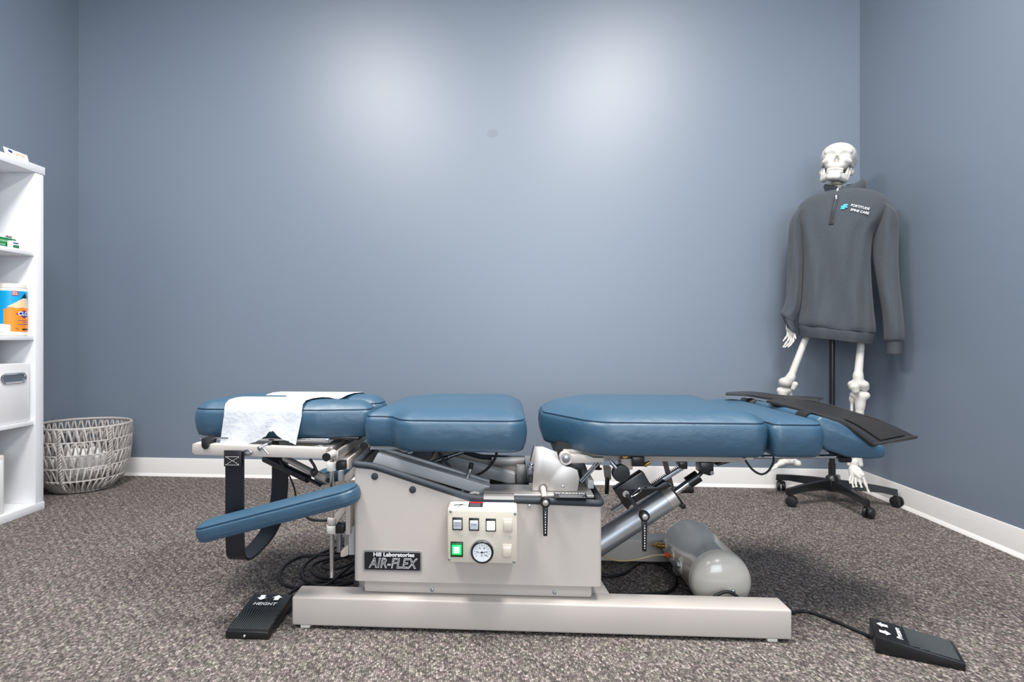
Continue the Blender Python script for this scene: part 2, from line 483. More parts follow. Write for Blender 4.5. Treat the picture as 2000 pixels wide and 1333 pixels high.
# signed distance shapes meshed with surface nets
def sdf_mesh(name, f, lo, hi, n, material, parent=None, M=None):
    lo, hi = np.array(lo, float), np.array(hi, float)
    h = (hi - lo).max() / n
    dims = np.ceil((hi - lo) / h).astype(int) + 1
    ax = [lo[i] + h * np.arange(dims[i]) for i in range(3)]
    X, Y, Z = np.meshgrid(*ax, indexing='ij')
    Vv = f(X, Y, Z)
    ins = Vv < 0
    c = [d - 1 for d in dims]
    acc = np.zeros((c[0], c[1], c[2], 3)); cnt = np.zeros(c)
    offs = [(0, 0, 0), (1, 0, 0), (0, 1, 0), (1, 1, 0), (0, 0, 1), (1, 0, 1), (0, 1, 1), (1, 1, 1)]
    def corner(o, arr): return arr[o[0]:o[0] + c[0], o[1]:o[1] + c[1], o[2]:o[2] + c[2]]
    for i in range(8):
        for k in range(3):
            if offs[i][k] == 0:
                o2 = list(offs[i]); o2[k] = 1
                a, b2 = corner(offs[i], Vv), corner(o2, Vv)
                cr = (a < 0) != (b2 < 0)
                t = np.where(cr, a / np.where(np.abs(a - b2) < 1e-12, 1e-12, a - b2), 0)
                for d in range(3):
                    acc[..., d] += np.where(cr, offs[i][d] + (t if d == k else 0), 0)
                cnt += cr
    m = cnt > 0
    idx = -np.ones(c, int); idx[m] = np.arange(m.sum())
    cell = np.argwhere(m)
    co = lo + h * (cell + acc[m] / cnt[m][:, None])
    faces = []
    for k in range(3):
        a1, a2 = (k + 1) % 3, (k + 2) % 3
        sl0 = [slice(None)] * 3; sl1 = [slice(None)] * 3
        sl0[k] = slice(0, -1); sl1[k] = slice(1, None)
        cr = np.argwhere(ins[tuple(sl0)] != ins[tuple(sl1)])
        for p in cr:
            if p[a1] < 1 or p[a2] < 1 or p[a1] >= c[a1] or p[a2] >= c[a2] or p[k] >= c[k]: continue
            q = []
            for d1, d2 in ((-1, -1), (0, -1), (0, 0), (-1, 0)):
                r = list(p); r[a1] += d1; r[a2] += d2; q.append(int(idx[tuple(r)]))
            if ins[tuple(p)]: faces.append(q)
            else: faces.append(q[::-1])
    me = bpy.data.meshes.new(name); me.from_pydata([tuple(v) for v in co], [], faces)
    if M is not None: me.transform(M)
    me.update()
    for pl in me.polygons: pl.use_smooth = True
    me.materials.append(MATS[material])
    o = bpy.data.objects.new(name, me); COL.objects.link(o)
    set_parent(o, parent)
    return o
def s_ell(c, r):
    def f(X, Y, Z):
        k = np.sqrt(((X - c[0]) / r[0]) ** 2 + ((Y - c[1]) / r[1]) ** 2 + ((Z - c[2]) / r[2]) ** 2)
        return (k - 1) * min(r)
    return f
def s_cap(a, b, ra, rb=None):
    rb = ra if rb is None else rb
    a = np.array(a, float); b = np.array(b, float); ba = b - a; L = (ba ** 2).sum()
    def f(X, Y, Z):
        t = np.clip(((X - a[0]) * ba[0] + (Y - a[1]) * ba[1] + (Z - a[2]) * ba[2]) / L, 0, 1)
        return np.sqrt((X - a[0] - t * ba[0]) ** 2 + (Y - a[1] - t * ba[1]) ** 2 + (Z - a[2] - t * ba[2]) ** 2) - (ra + (rb - ra) * t)
    return f
def smin(a, b, k):
    h = np.clip(0.5 + 0.5 * (b - a) / k, 0, 1)
    return b * (1 - h) + a * h - k * h * (1 - h)
def s_uni(k, *fs):
    def f(X, Y, Z):
        v = fs[0](X, Y, Z)
        for g in fs[1:]: v = smin(v, g(X, Y, Z), k)
        return v
    return f
def s_sub(k, base, *cuts):
    def f(X, Y, Z):
        v = base(X, Y, Z)
        for g in cuts: v = -smin(-v, g(X, Y, Z), k)
        return v
    return f

# ------------------------------------------------------------------ the room
def structure(o): o['kind'] = 'structure'; return o
WB_L, WB_R = Vector((-2.47, 3.268, 0)), Vector((1.84, 3.182, 0))
WR_N = Vector((1.90, -2.7, 0))
WL_N = Vector((-2.47, -2.7, 0))
def slab(name, a, c, z0, z1, thick, material):
    """vertical wall from a to c; thickness away from the room (to the left of a->c)"""
    d = (c - a).normalized(); nrm = Vector((-d.y, d.x, 0))
    bm = B(); add_prism(bm, [a + Vector((0, 0, z0)), c + Vector((0, 0, z0)), c + nrm * thick + Vector((0, 0, z0)), a + nrm * thick + Vector((0, 0, z0))], (0, 0, z1 - z0))
    return structure(finish(name, bm, material, None, smooth=0))
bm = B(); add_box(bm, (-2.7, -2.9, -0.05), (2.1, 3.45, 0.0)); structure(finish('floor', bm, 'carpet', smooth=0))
bm = B(); add_box(bm, (-2.7, -2.9, CEIL), (2.1, 3.45, CEIL + 0.05)); structure(finish('ceiling', bm, 'ceiling_paint', smooth=0))
slab('wall_back', WB_L, WB_R, 0, CEIL, 0.1, 'wall_back')
slab('wall_right', WB_R, WR_N, 0, CEIL, 0.1, 'wall_paint')
slab('wall_left', WL_N, WB_L, 0, CEIL, 0.1, 'wall_paint')
slab('wall_front', WR_N, WL_N, 0, CEIL, 0.1, 'wall_paint')
def baseboard(name, a, c, material='trim_white'):
    d = (c - a).normalized(); nrm = Vector((d.y, -d.x, 0))
    prof = [(0, 0), (0.016, 0), (0.014, 0.006), (0.006, 0.016), (0.005, 0.094), (0.003, 0.1015), (0, 0.1025)]
    bm = B()
    add_prism(bm, [a + nrm * p + Vector((0, 0, z)) for p, z in prof], c - a)
    return structure(finish(name, bm, material, None, smooth=30))
baseboard('baseboard_back', WB_L, WB_R)
baseboard('baseboard_right', WB_R, WR_N)
baseboard('baseboard_left', WL_N, WB_L)

# ------------------------------------------------------------------ treatment table
YC = 1.86
TABLE = thing('chiropractic_table', 'blue padded chiropractic adjusting table with beige metal base in the middle of the room', 'treatment table', (0.08, YC, 0))
T = TABLE

# base frame
for y0 in (1.566, 2.08):
    bm = B(); add_box(bm, (-0.58, y0, 0.009), (0.737, y0 + 0.077, 0.086), 0.005, segs=3)
    bb = finish('base_beam', bm, 'beige_paint', T)
    for x in (-0.545, 0.69):
        bm = B(); add_box(bm, (x - 0.013, y0 + 0.004, 0.0), (x + 0.013, y0 + 0.07, 0.0095), 0.002); finish('beam_foot', bm, 'cream_plastic', bb)
bm = B()
pl = [(-0.395, 1.6435), (-0.43, 1.70), (-0.43, 2.02), (-0.395, 2.0795), (0.285, 2.0795), (0.262, 1.90), (0.285, 1.6435)]
add_prism(bm, [(x, y, 0.02) for x, y in pl], (0, 0, 0.064), 0.002)
finish('cross_plate', bm, 'beige_paint', T)
bm = B(); add_box(bm, (-0.392, 1.604, 0.0865), (0.232, 2.12, 0.125), 0.008)
sk = finish('skirt', bm, 'beige_paint', T)
for px in (844, 1083):
    bm = B(); p = P(px, 1153 if px < 900 else 1158, y=1.603); add_lathe(bm, p, (0, -1, 0), [(0.005, 0), (0.005, 0.001), (0.003, 0.0025), (0, 0.003)], 12); finish('screw', bm, 'steel', sk)

# cowl: open-topped sheet metal housing
FY = 1.585
ztop_pts = [P(px, py, y=FY) for px, py in ((692, 910), (728, 914), (748, 920), (902, 971), (925, 977), (1000, 980), (1177, 987))]
CXL, CXR = P(691, 1000, y=FY).x, P(1175.5, 1050, y=FY).x
def ztop(x): return float(np.interp(x, [p.x for p in ztop_pts], [p.z for p in ztop_pts]))
CZ = P(690, 1135, y=FY).z
plan = resample(round_poly([(CXL, FY), (CXR, FY), (CXR, 2.14), (CXL, 2.14)], 0.012, 5), 0.012)
inner = offset_poly(plan, 0.003)
bm = B()
loops = [[bm.verts.new((p.x, p.y, CZ)) for p in plan], [bm.verts.new((p.x, p.y, ztop(p.x))) for p in plan],
         [bm.verts.new((p.x, p.y, ztop(p.x))) for p in inner], [bm.verts.new((p.x, p.y, CZ)) for p in inner]]
n = len(plan)
for a, c in zip(loops, loops[1:] + loops[:1]):
    for i in range(n): bm.faces.new((a[i], a[(i + 1) % n], c[(i + 1) % n], c[i]))
COWL = finish('cowl', bm, 'beige_paint', T, smooth=35)
bm = B(); add_tube(bm, [Vector((p.x, p.y, ztop(p.x) + 0.004)) for p in offset_poly(plan, 0.0015)], 0.0095, 10, closed=True)
lab(finish('edge_trim', bm, 'foam_trim', T), 'dark grey foam trim along the top edge of the housing')
for px, py in ((732, 931), (806, 957)):
    bm = B(); add_lathe(bm, P(px, py, y=FY), (0, -1, 0), [(0.0095, -0.001), (0.0095, 0.002), (0.007, 0.0035), (0, 0.004)], 20); finish('plug', bm, 'foam_trim', COWL)
for px, py in ((1033, 988), (1030, 1000)):
    pass
bm = B(); add_lathe(bm, P(1034, 988.5, y=FY - 0.009), (0, -1, 0), [(0.004, 0), (0.004, 0.003), (0.002, 0.005), (0, 0.005)], 12); finish('screw', bm, 'chrome', COWL)

# nameplate
a, b_ = P(709.6, 1074.5, y=FY), P(824, 1118, y=FY)
PLATE = B()
def plate_poly(x0, x1, z0, z1, y, r): return [(p.x, y, p.y) for p in round_poly([(x0, z0), (x1, z0), (x1, z1), (x0, z1)], r, 4)]
add_prism(PLATE, plate_poly(a.x, b_.x, b_.z, a.z, FY, 0.006), (0, -0.0022, 0))
PLATE = finish('nameplate', PLATE, 'plate_silver', T)
bm = B(); add_prism(bm, plate_poly(a.x + 0.004, b_.x - 0.004, b_.z + 0.0045, a.z - 0.0045, FY - 0.0022, 0.004), (0, -0.0008, 0)); finish('nameplate_field', bm, 'plate_black', PLATE)
cx, cz, h = (a.x + b_.x) / 2, (a.z + b_.z) / 2, a.z - b_.z
text('lettering', 'Hill Laboratories', (cx + 0.004, FY - 0.0034, cz + 0.0175), (1, 0, 0), (0, 0, 1), 0.0148, 'print_white', PLATE, sx=1.12, bold=0.0004)
text('lettering', 'AIR-FLEX', (cx, FY - 0.0034, cz - 0.0068), (1, 0, 0), (0, 0, 1), 0.0385, 'print_white', PLATE, shear=0.22, outline=0.0006, sx=0.83)

# control box
CBY = 1.512
CB = B()
tl, br = P(874, 994.5, y=CBY), P(1010.5, 1103, y=CBY)
def cpx(px, py): return P(px, py, y=CBY - 0.002)
add_box(CB, (tl.x, CBY, br.z), (br.x, FY + 0.0, tl.z), 0.004)
CB = finish('control_box', CB, 'control_cream', T)
bm = B(); add_box(bm, (tl.x + 0.003, CBY - 0.002, br.z + 0.003), (br.x - 0.003, CBY + 0.001, tl.z - 0.004), 0.0012); finish('front_panel', bm, 'control_cream', CB)
for px, py in ((880, 999.5), (1006, 1004), (877.5, 1093), (1004, 1098)):
    bm = B(); add_lathe(bm, cpx(px, py), (0, -1, 0), [(0.0035, 0), (0.0035, 0.001), (0.002, 0.002), (0, 0.002)], 12); finish('panel_screw', bm, 'steel', CB)
for px, py in ((901, 1044.5), (998, 1047.5)):
    bm = B(); add_lathe(bm, cpx(px, py), (0, -1, 0), [(0.0024, 0), (0.0022, 0.002), (0.001, 0.004), (0, 0.0045)], 12); finish('indicator_bulb', bm, 'chrome', CB)
def rect_box(bm, px0, py0, px1, py1, y0, y1, bev=0.0):
    p, q = P(px0, py0, y=CBY), P(px1, py1, y=CBY)
    add_box(bm, (p.x, y0, q.z), (q.x, y1, p.z), bev)
for i, (px0, py0, cap, txt) in enumerate(((883.8, 1010.5, 'switch_white', ('HEAD', 'DROP')), (916, 1011.5, 'switch_white', ('FLEX',)), (948.8, 1012.8, 'switch_lit', ()))):
    bm = B(); rect_box(bm, px0, py0, px0 + 19.8, py0 + 25.2, CBY - 0.0045, CBY - 0.001, 0.001)
    s = finish('push_switch', bm, 'black_plastic', CB)
    bm = B(); rect_box(bm, px0 + 2, py0 + 4.6, px0 + 18, py0 + 22.2, CBY - 0.008, CBY - 0.003, 0.0015)
    finish('switch_cap', bm, cap, s)
    for k, w in enumerate(txt):
        c = P(px0 + 9.6, py0 + 14 + (k - (len(txt) - 1) / 2) * 5, y=CBY - 0.0083)
        text('lettering', w, c, (1, 0, 0), (0, 0, 1), 0.0068, 'print_grey', s)
for px0, py0 in ((982.6, 1013.2), (981, 1063)):
    bm = B(); rect_box(bm, px0, py0, px0 + 18.5, py0 + 25, CBY - 0.0042, CBY - 0.001, 0.0008); s = finish('blank_switch', bm, 'control_cream', CB)
    bm = B(); rect_box(bm, px0 + 1.6, py0 + 5, px0 + 17, py0 + 23.4, CBY - 0.0085, CBY - 0.003, 0.0012); finish('switch_cap', bm, 'control_cream', s)
# lit rocker
bm = B(); rect_box(bm, 880.4, 1057.8, 904.4, 1088, CBY - 0.004, CBY - 0.001, 0.0008); s = finish('power_switch', bm, 'black_plastic', CB)
bm = B(); rect_box(bm, 881.8, 1060, 903, 1085.4, CBY - 0.0055, CBY - 0.003, 0.001); finish('switch_rim', bm, 'switch_green_dark', s)
bm = B(); rect_box(bm, 883.2, 1063.5, 901.6, 1082.4, CBY - 0.0085, CBY - 0.004, 0.0015); lab(finish('switch_cap', bm, 'switch_green', s), 'lit green switch cap')
bm = B(); rect_box(bm, 886, 1066.5, 898, 1079, CBY - 0.0092, CBY - 0.008, 0.0003); finish('switch_lens', bm, 'switch_green_core', s)
# gauge
gc = P(941.5, 1076, y=CBY)
bm = B(); add_lathe(bm, gc, (0, -1, 0), [(0.031, -0.001), (0.031, 0.006), (0.030, 0.009), (0.0285, 0.009)], 40); G = finish('pressure_gauge', bm, 'chrome', CB)
bm = B(); add_lathe(bm, gc + Vector((0.0006, 0, -0.0012)), (0, -1, 0), [(0.0282, 0.003), (0.0288, 0.0105), (0.0272, 0.0122), (0.0242, 0.0122), (0.0240, 0.0088)], 40); finish('gauge_ring', bm, 'black_plastic', G)
bm = B(); add_cyl(bm, gc + Vector((0, -0.006, -0.001)), gc + Vector((0, -0.0102, -0.001)), 0.0242, n=40); finish('dial', bm, 'gauge_face', G)
gz = gc + Vector((0, -0.0104, -0.001))
bm = B()
for k in range(13):
    ang = R(215 - k * 250 / 12); rr0, rr1 = (0.0165, 0.0195) if k % 3 else (0.0150, 0.0195)
    d = Vector((math.cos(ang), 0, math.sin(ang))); s_ = Vector((-d.z, 0, d.x)) * 0.0005
    vs = [bm.verts.new(gz + d * rr0 - s_), bm.verts.new(gz + d * rr1 - s_), bm.verts.new(gz + d * rr1 + s_), bm.verts.new(gz + d * rr0 + s_)]
    bm.faces.new(vs)
finish('dial_marks', bm, 'print_black', G, smooth=0)
for w, ang in (('20', 175), ('40', 118), ('60', 60), ('80', 5), ('100', -38)):
    d = Vector((math.cos(R(ang)), 0, math.sin(R(ang))))
    text('dial_figure', w, gz + d * 0.0122, (1, 0, 0), (0, 0, 1), 0.0052, 'print_black', G)
text('dial_figure', 'psi', gz + Vector((0, 0, -0.008)), (1, 0, 0), (0, 0, 1), 0.004, 'print_black', G)
bm = B()
nd = Vector((math.cos(R(183)), 0, math.sin(R(183)))); sd = Vector((-nd.z, 0, nd.x))
q = gz + Vector((0, -0.0008, 0))
vs = [bm.verts.new(p) for p in (q + nd * 0.0165, q - sd * 0.001 - nd * 0.006, q - nd * 0.0075 - sd * 0.0024, q - nd * 0.0075 + sd * 0.0024, q + sd * 0.001 - nd * 0.006)]
bm.faces.new(vs); add_cyl(bm, q, q + Vector((0, -0.001, 0)), 0.0026, n=14)
finish('needle', bm, 'print_black', G, smooth=0)
# labels on top of the control box
tz = tl.z + 0.0004
def topstrip(name, x0, x1, y0, y1, material, parent, z):
    bm = B(); add_box(bm, (x0, y0, z), (x1, y1, z + 0.0004)); return finish(name, bm, material, parent, smooth=0)
LW = br.x - tl.x
ts = topstrip('warning_label', tl.x + 0.010, br.x - 0.008, CBY + 0.012, FY - 0.006, 'print_white', CB, tz)
topstrip('label_block', tl.x + LW * 0.29, tl.x + LW * 0.50, CBY + 0.016, FY - 0.010, 'print_black', ts, tz + 0.0005)
topstrip('label_band', tl.x + LW * 0.29, tl.x + LW * 0.50, FY - 0.022, FY - 0.010, 'print_red', ts, tz + 0.0010)
for k in range(5):
    topstrip('label_print', tl.x + LW * 0.31, tl.x + LW * (0.48 - 0.02 * (k % 2)), CBY + 0.020 + k * 0.006, CBY + 0.0215 + k * 0.006, 'print_grey', ts, tz + 0.0010)
    topstrip('label_print', tl.x + LW * 0.55, tl.x + LW * (0.92 - 0.04 * (k % 3)), CBY + 0.018 + k * 0.008, CBY + 0.020 + k * 0.008, 'print_grey', ts, tz + 0.0005)
bm = B()
cxl = tl.x + LW * 0.185; cyl_ = (CBY + FY) / 2
for dx, dy, w in ((-0.022, -0.012, 0.002), (-0.020, -0.004, 0.002), (0.014, -0.006, 0.003), (-0.008, -0.020, 0.0025)):
    add_tube(bm, [Vector((cxl, cyl_, tz + 0.0008)), Vector((cxl + dx, cyl_ + dy, tz + 0.0008))], w * 0.4, 5)
add_cyl(bm, (cxl, cyl_, tz + 0.0004), (cxl, cyl_, tz + 0.0010), 0.005, n=14)
finish('label_pictogram', bm, 'print_black', ts)

# deck plate and inner machinery of the housing
def zbar(name, polypx, y, dy, material, parent=None, bevel=0.0015):
    bm = B(); add_prism(bm, [P(px, py, y=y) for px, py in polypx], (0, dy, 0), bevel)
    return finish(name, bm, material, parent or T)
zd = ztop(0.15) + 0.012
x0, x1 = P(945, 970, y=1.60).x, P(1160, 985, y=1.60).x
bm = B(); add_box(bm, (x0, 1.597, zd), (x1, 1.70, zd + 0.008), 0.0015); add_box(bm, (P(1033, 960, y=1.70).x, 1.70, zd), (x1, 2.12, zd + 0.008), 0.0015); DECK = finish('deck_plate', bm, 'aluminium', T)
bm = B(); add_prism(bm, [(x0, 1.573, P(975, 976.5, y=1.573).z), (P(1004, 975, y=1.573).x, 1.573, P(975, 976.5, y=1.573).z), (P(1004, 975, y=1.573).x, 1.573, zd + 0.008), (x0, 1.573, zd + 0.008)], (0, 0.03, 0)); finish('deck_lip', bm, 'aluminium', DECK)
la, lb_ = P(1081, 962, z=zd + 0.0085), P(1149, 974, z=zd + 0.0085)
bm = B(); add_box(bm, (la.x, lb_.y, zd + 0.0081), (lb_.x, la.y, zd + 0.0086)); WL = finish('warning_label', bm, 'print_black', DECK, smooth=0)
ly = la.y - lb_.y
text('lettering', 'WARNING', ((la.x + lb_.x) / 2, la.y - ly * 0.2, zd + 0.0089), (1, 0, 0), (0, 1, 0), ly * 0.3, 'print_white', WL, extrude=0.0001)
for k in range(3):
    bm = B(); add_box(bm, (la.x + 0.012, lb_.y + ly * (0.12 + k * 0.17), zd + 0.0087), (lb_.x - 0.006 - 0.008 * (k % 2), lb_.y + ly * (0.20 + k * 0.17), zd + 0.0089)); finish('label_print', bm, 'print_grey', WL, smooth=0)
bm = B(); add_box(bm, (CXL + 0.02, 1.60, 0.13), (x0 + 0.2, 2.125, 0.30), 0.01); finish('dark_infill', bm, 'black_metal', T)  # dark filler block added so the inside of the housing reads as shaded
# square tube stub at the right rim
bm = B(); add_box(bm, (P(1148, 960, y=1.66).x, 1.66, zd + 0.009), (P(1160, 960, y=1.66).x, 2.0, zd + 0.034), 0.002); finish('square_tube', bm, 'grey_paint', T)
# tilted lift channels
zbar('lift_channel', ((738, 885), (957, 951), (941, 968), (727, 905)), 1.665, 0.045, 'grey_paint')
zbar('lift_channel', ((737, 880), (752, 875), (957, 940), (954, 946)), 1.72, 0.02, 'grey_paint')
zbar('lift_channel', ((866, 893), (1006, 927), (1006, 948), (862, 914)), 1.99, 0.045, 'grey_paint')
zbar('lift_channel', ((725, 871), (776, 871), (782, 876), (782, 879), (722, 879)), 1.70, 0.25, 'grey_paint')
zbar('cable_drum', ((806, 878), (846, 878), (842, 897), (838, 900), (812, 900), (806, 895)), 1.74, 0.2, 'foam_trim')
def rod(name, a, c, r, material, parent=None, r1=None, n=14):
    bm = B(); add_cyl(bm, a, c, r, r1, n); return finish(name, bm, material, parent or T)
rod('gas_spring', P(840, 905, y=1.80), P(905, 883, y=1.80), 0.006, 'steel')
rod('gas_spring_sleeve', P(868, 896, y=1.80), P(876, 893, y=1.80), 0.008, 'chrome')
rod('stop_post', P(913, 934, y=1.70), P(919, 916, y=1.70), 0.006, 'chrome')
rod('stop_cap', P(919, 916, y=1.70), P(921, 905, y=1.70), 0.0068, 'black_rubber')
def cable(name, pts, r, material='black_rubber', parent=None, sub=8):
    bm = B(); add_tube(bm, catmull(pts, sub), r, 8); return finish(name, bm, material, parent or T, smooth=80)
cable('hose', [P(856, 880, y=1.75), P(868, 900, y=1.75), P(882, 915, y=1.75), P(890, 925, y=1.78)], 0.0035)
cable('hose', [P(970, 880, y=1.80), P(968, 893, y=1.80), P(955, 913, y=1.80), P(935, 927, y=1.80), P(915, 931, y=1.80)], 0.004)
cable('air_hose', [P(936, 965, y=1.64), P(925, 963, y=1.64), P(914, 970, y=1.64), P(905, 985, y=1.66)], 0.0045, 'cream_plastic')
rod('fitting', P(898, 966, y=1.66), P(906, 960, y=1.66), 0.006, 'steel')
# rear cross member and upright of the pivot frame
zbar('frame_member', ((960, 897), (1040, 897), (1040, 911), (958, 911)), 2.08, 0.03, 'aluminium')
zbar('frame_upright', ((1009, 911), (1032, 911), (1034, 953), (1009, 953)), 2.00, 0.03, 'aluminium')
zbar('latch_block', ((1031, 914), (1043, 914), (1043, 931), (1031, 931)), 1.74, 0.05, 'steel')
zbar('latch_block', ((1034, 907), (1045, 907), (1045, 914), (1034, 914)), 1.72, 0.03, 'chrome')
zbar('latch_block', ((1032, 933), (1044, 933), (1042, 953), (1033, 953)), 1.72, 0.05, 'black_metal')
side = ((1039.5, 959), (1045, 873), (1060, 873), (1088, 884), (1091, 897), (1097, 907), (1106, 912), (1114, 913), (1128, 919), (1132, 936), (1127.5, 960), (1068, 959.5), (1069, 952), (1065, 946), (1058, 946), (1053, 951), (1053, 959))
zbar('side_bracket', side, 1.628, 0.006, 'aluminium', bevel=0.0008)
zbar('side_bracket', ((1039.5, 959), (1045, 873), (1088, 884), (1097, 907), (1114, 913), (1130, 936), (1127.5, 960)), 2.03, 0.006, 'aluminium', bevel=0.0008)
zbar('bracket_flange', ((1036, 905), (1044, 873), (1045.5, 873), (1045.5, 906)), 1.63, 0.05, 'aluminium', bevel=0.0005)
bm = B(); add_lathe(bm, P(1099, 951, y=1.628), (0, -1, 0), [(0.004, 0), (0.004, 0.002), (0.002, 0.004), (0, 0.004)], 12); finish('screw', bm, 'steel', T)
# pivot
pv = P(1105.5, 897, y=1.625)
bm = B(); add_cyl(bm, pv + Vector((-0.002, 0.045, 0.012)), pv + Vector((-0.002, 0.40, 0.012)), 0.026, n=24); finish('pivot_roller', bm, 'black_rubber', T)
bm = B(); add_lathe(bm, pv, (0, 1, 0), [(0.010, 0.002), (0.0165, 0.0), (0.0175, 0.003), (0.0175, 0.03), (0.01, 0.03)], 28); pc = finish('pivot_collar', bm, 'beige_paint', T)
bm = B(); add_lathe(bm, pv, (0, -1, 0), [(0.0105, -0.004), (0.0105, 0.0005), (0.009, 0.0015), (0, 0.0015)], 24); finish('pivot_pin', bm, 'steel', pc)
zbar('pivot_arm', ((1112, 889), (1145, 889), (1160, 895), (1180, 895), (1180, 904), (1150, 905), (1112, 906)), 1.632, 0.02, 'beige_paint')
zbar('rear_block', ((1104, 905), (1142, 905), (1150, 925), (1145, 943), (1126, 930), (1110, 914)), 1.80, 0.12, 'black_metal')
rod('link_rod', P(1133, 940, y=1.66), P(1172, 896, y=1.66), 0.003, 'steel')
rod('link_rod', P(1136, 943, y=1.69), P(1177, 898, y=1.69), 0.003, 'steel')

# clamp levers: ball hub, silver screw, tapered handle with printed figures
def clamp_lever(start, hub, length, material_rod='beige_paint', rod_r=0.008):
    hub = Vector(hub); start = Vector(start)
    bm = B(); add_cyl(bm, start, hub, rod_r * 1.05, rod_r * 0.75, 18)
    L_ = finish('clamp_lever', bm, material_rod, T)
    d = Vector((0, -1, 0))
    bm = B(); add_lathe(bm, hub + Vector((0, 0.018, 0)), d, [(0.009, 0), (0.0125, 0.004), (0.0138, 0.012), (0.0138, 0.022), (0.0118, 0.026), (0.009, 0.0265)], 24); finish('lever_hub', bm, 'black_plastic', L_)
    bm = B(); add_lathe(bm, hub + Vector((0, 0.018, 0)), d, [(0.0075, 0.020), (0.0075, 0.0275), (0.0065, 0.0282), (0, 0.0282)], 24); finish('lever_screw', bm, 'aluminium', L_)
    bm = B()
    add_prism(bm, [hub + Vector((sx * w, 0.004, z)) for sx, w, z in ((-1, 0.0072, -0.008), (-1, 0.0052, -length), (1, 0.0052, -length), (1, 0.0072, -0.008))], (0, -0.008, 0), 0.001)
    finish('lever_handle', bm, 'black_plastic', L_)
    bm = B(); random.seed(3)
    z = -0.024
    while z > -length + 0.006:
        hgt = random.choice((0.0018, 0.003, 0.004)); add_box(bm, (hub.x - 0.0012, hub.y - 0.0045, hub.z + z - hgt), (hub.x + 0.0012, hub.y - 0.0041, hub.z + z)); z -= hgt + 0.0034
    finish('lever_print', bm, 'print_white', L_, smooth=0)
    return L_
clamp_lever(P(1060, 953, y=1.635), P(1065, 981.5, y=1.552), 0.088)
clamp_lever(P(1223, 966, y=1.73), P(1258.5, 1008.5, y=1.60), 0.094, 'knurl', 0.006)
# far clamp lever hanging under the pelvic pad
zbar('far_lever_hub', ((1181, 914), (1194, 914), (1194, 938), (1184, 938)), 1.98, 0.04, 'beige_paint')
zbar('far_lever', ((1183, 935), (1191, 935), (1189, 966), (1182, 966)), 1.97, 0.015, 'black_plastic')

# under-frame of the leg section
for y in (1.75, 1.97):
    bm = B(); add_box(bm, (0.20, y, 0.428), (0.70, y + 0.028, 0.474), 0.002); finish('support_rail', bm, 'beige_paint', T)
bm = B(); add_box(bm, (0.16, 1.66, 0.462), (0.24, 2.06, 0.476), 0.002); finish('support_plate', bm, 'beige_paint', T)
bm = B(); add_lathe(bm, P(1167, 917, y=1.80), (0, 0, 1), [(0.014, 0), (0.014, 0.003), (0.007, 0.004), (0.007, 0.03)], 20); finish('plunger', bm, 'black_metal', T)
rod('spring_pin', P(1188, 895, y=1.67), P(1196, 905, y=1.665), 0.0025, 'steel')
rod('spring_pin_sleeve', P(1194, 903, y=1.665), P(1204, 915, y=1.66), 0.006, 'steel')
kn = P(1213.5, 925.5, y=1.66)
bm = B(); add_lathe(bm, kn, (0.0, -1, 0.05), [(0.016, -0.03), (0.024, -0.02), (0.0245, -0.002), (0.023, 0.002), (0.0, 0.0035)], 32); finish('round_knob', bm, 'black_plastic', T)
zbar('valve_block', ((1213, 897), (1236, 897), (1236, 918), (1222, 920), (1213, 912)), 1.72, 0.05, 'beige_paint')
zbar('valve_block', ((1235, 893), (1259, 893), (1259, 912), (1235, 912)), 1.71, 0.03, 'black_metal')
bm = B(); add_lathe(bm, P(1257, 910, y=1.73), (1, 0, 0.6), [(0.004, 0), (0.007, 0.004), (0.007, 0.012), (0.005, 0.013), (0.005, 0.02), (0, 0.022)], 14); finish('pipe_fitting', bm, 'brass', T)
rod('pipe_fitting', P(1216, 893, y=1.72), P(1224, 893, y=1.72), 0.006, 'brass')

# lift cylinder, toothed rack and clamp bracket
YL = 1.78
c0, c1 = P(1160, 1069, y=YL), P(1316, 966, y=YL); ax = (c1 - c0).normalized()
bm = B(); add_cyl(bm, c0, c1 - ax * 0.028, 0.0345, n=40); CYL = finish('lift_cylinder', bm, 'cylinder_metal', T)
bm = B(); add_cyl(bm, c1 - ax * 0.0275, c1, 0.0348, n=40); finish('cylinder_head', bm, 'aluminium', CYL)
nz = Vector((-ax.z, 0, ax.x))
bm = B(); add_prism(bm, [c1 + nz * a2 + Vector((0, b2, 0)) for a2, b2 in ((0.046, -0.018), (0.046, 0.03), (-0.046, 0.03), (-0.046, -0.018))], ax * 0.007, 0.001); EP = finish('end_plate', bm, 'black_metal', CYL)
for a2 in (0.036, -0.036):
    bm = B(); add_lathe(bm, c1 + nz * a2 + Vector((0, -0.02, 0)), (0, -1, 0), [(0.008, -0.02), (0.008, 0.004), (0.004, 0.0045), (0.004, 0.002), (0, 0.002)], 8); finish('bolt', bm, 'steel' if a2 > 0 else 'black_metal', CYL)
rd = P(1352, 938, y=YL)
rod('piston_rod', c1 + nz * 0.002, rd, 0.0105, 'chrome', CYL, n=24)
bm = B(); add_cyl(bm, rd - ax * 0.016, rd + ax * 0.022, 0.018, n=24); finish('rod_clevis', bm, 'black_metal', CYL)
rod('rod_end', rd + ax * 0.022, P(1372, 922, y=YL), 0.006, 'black_metal', CYL)
zbar('mount_block', ((1369, 904), (1394, 904), (1394, 928), (1386, 930), (1369, 925)), 1.75, 0.05, 'black_metal')
bm = B(); add_lathe(bm, P(1390, 924, y=1.75), (0, -1, 0), [(0.006, 0), (0.006, 0.004), (0.003, 0.0042), (0.003, 0.002), (0, 0.002)], 6); finish('bolt', bm, 'steel', T)
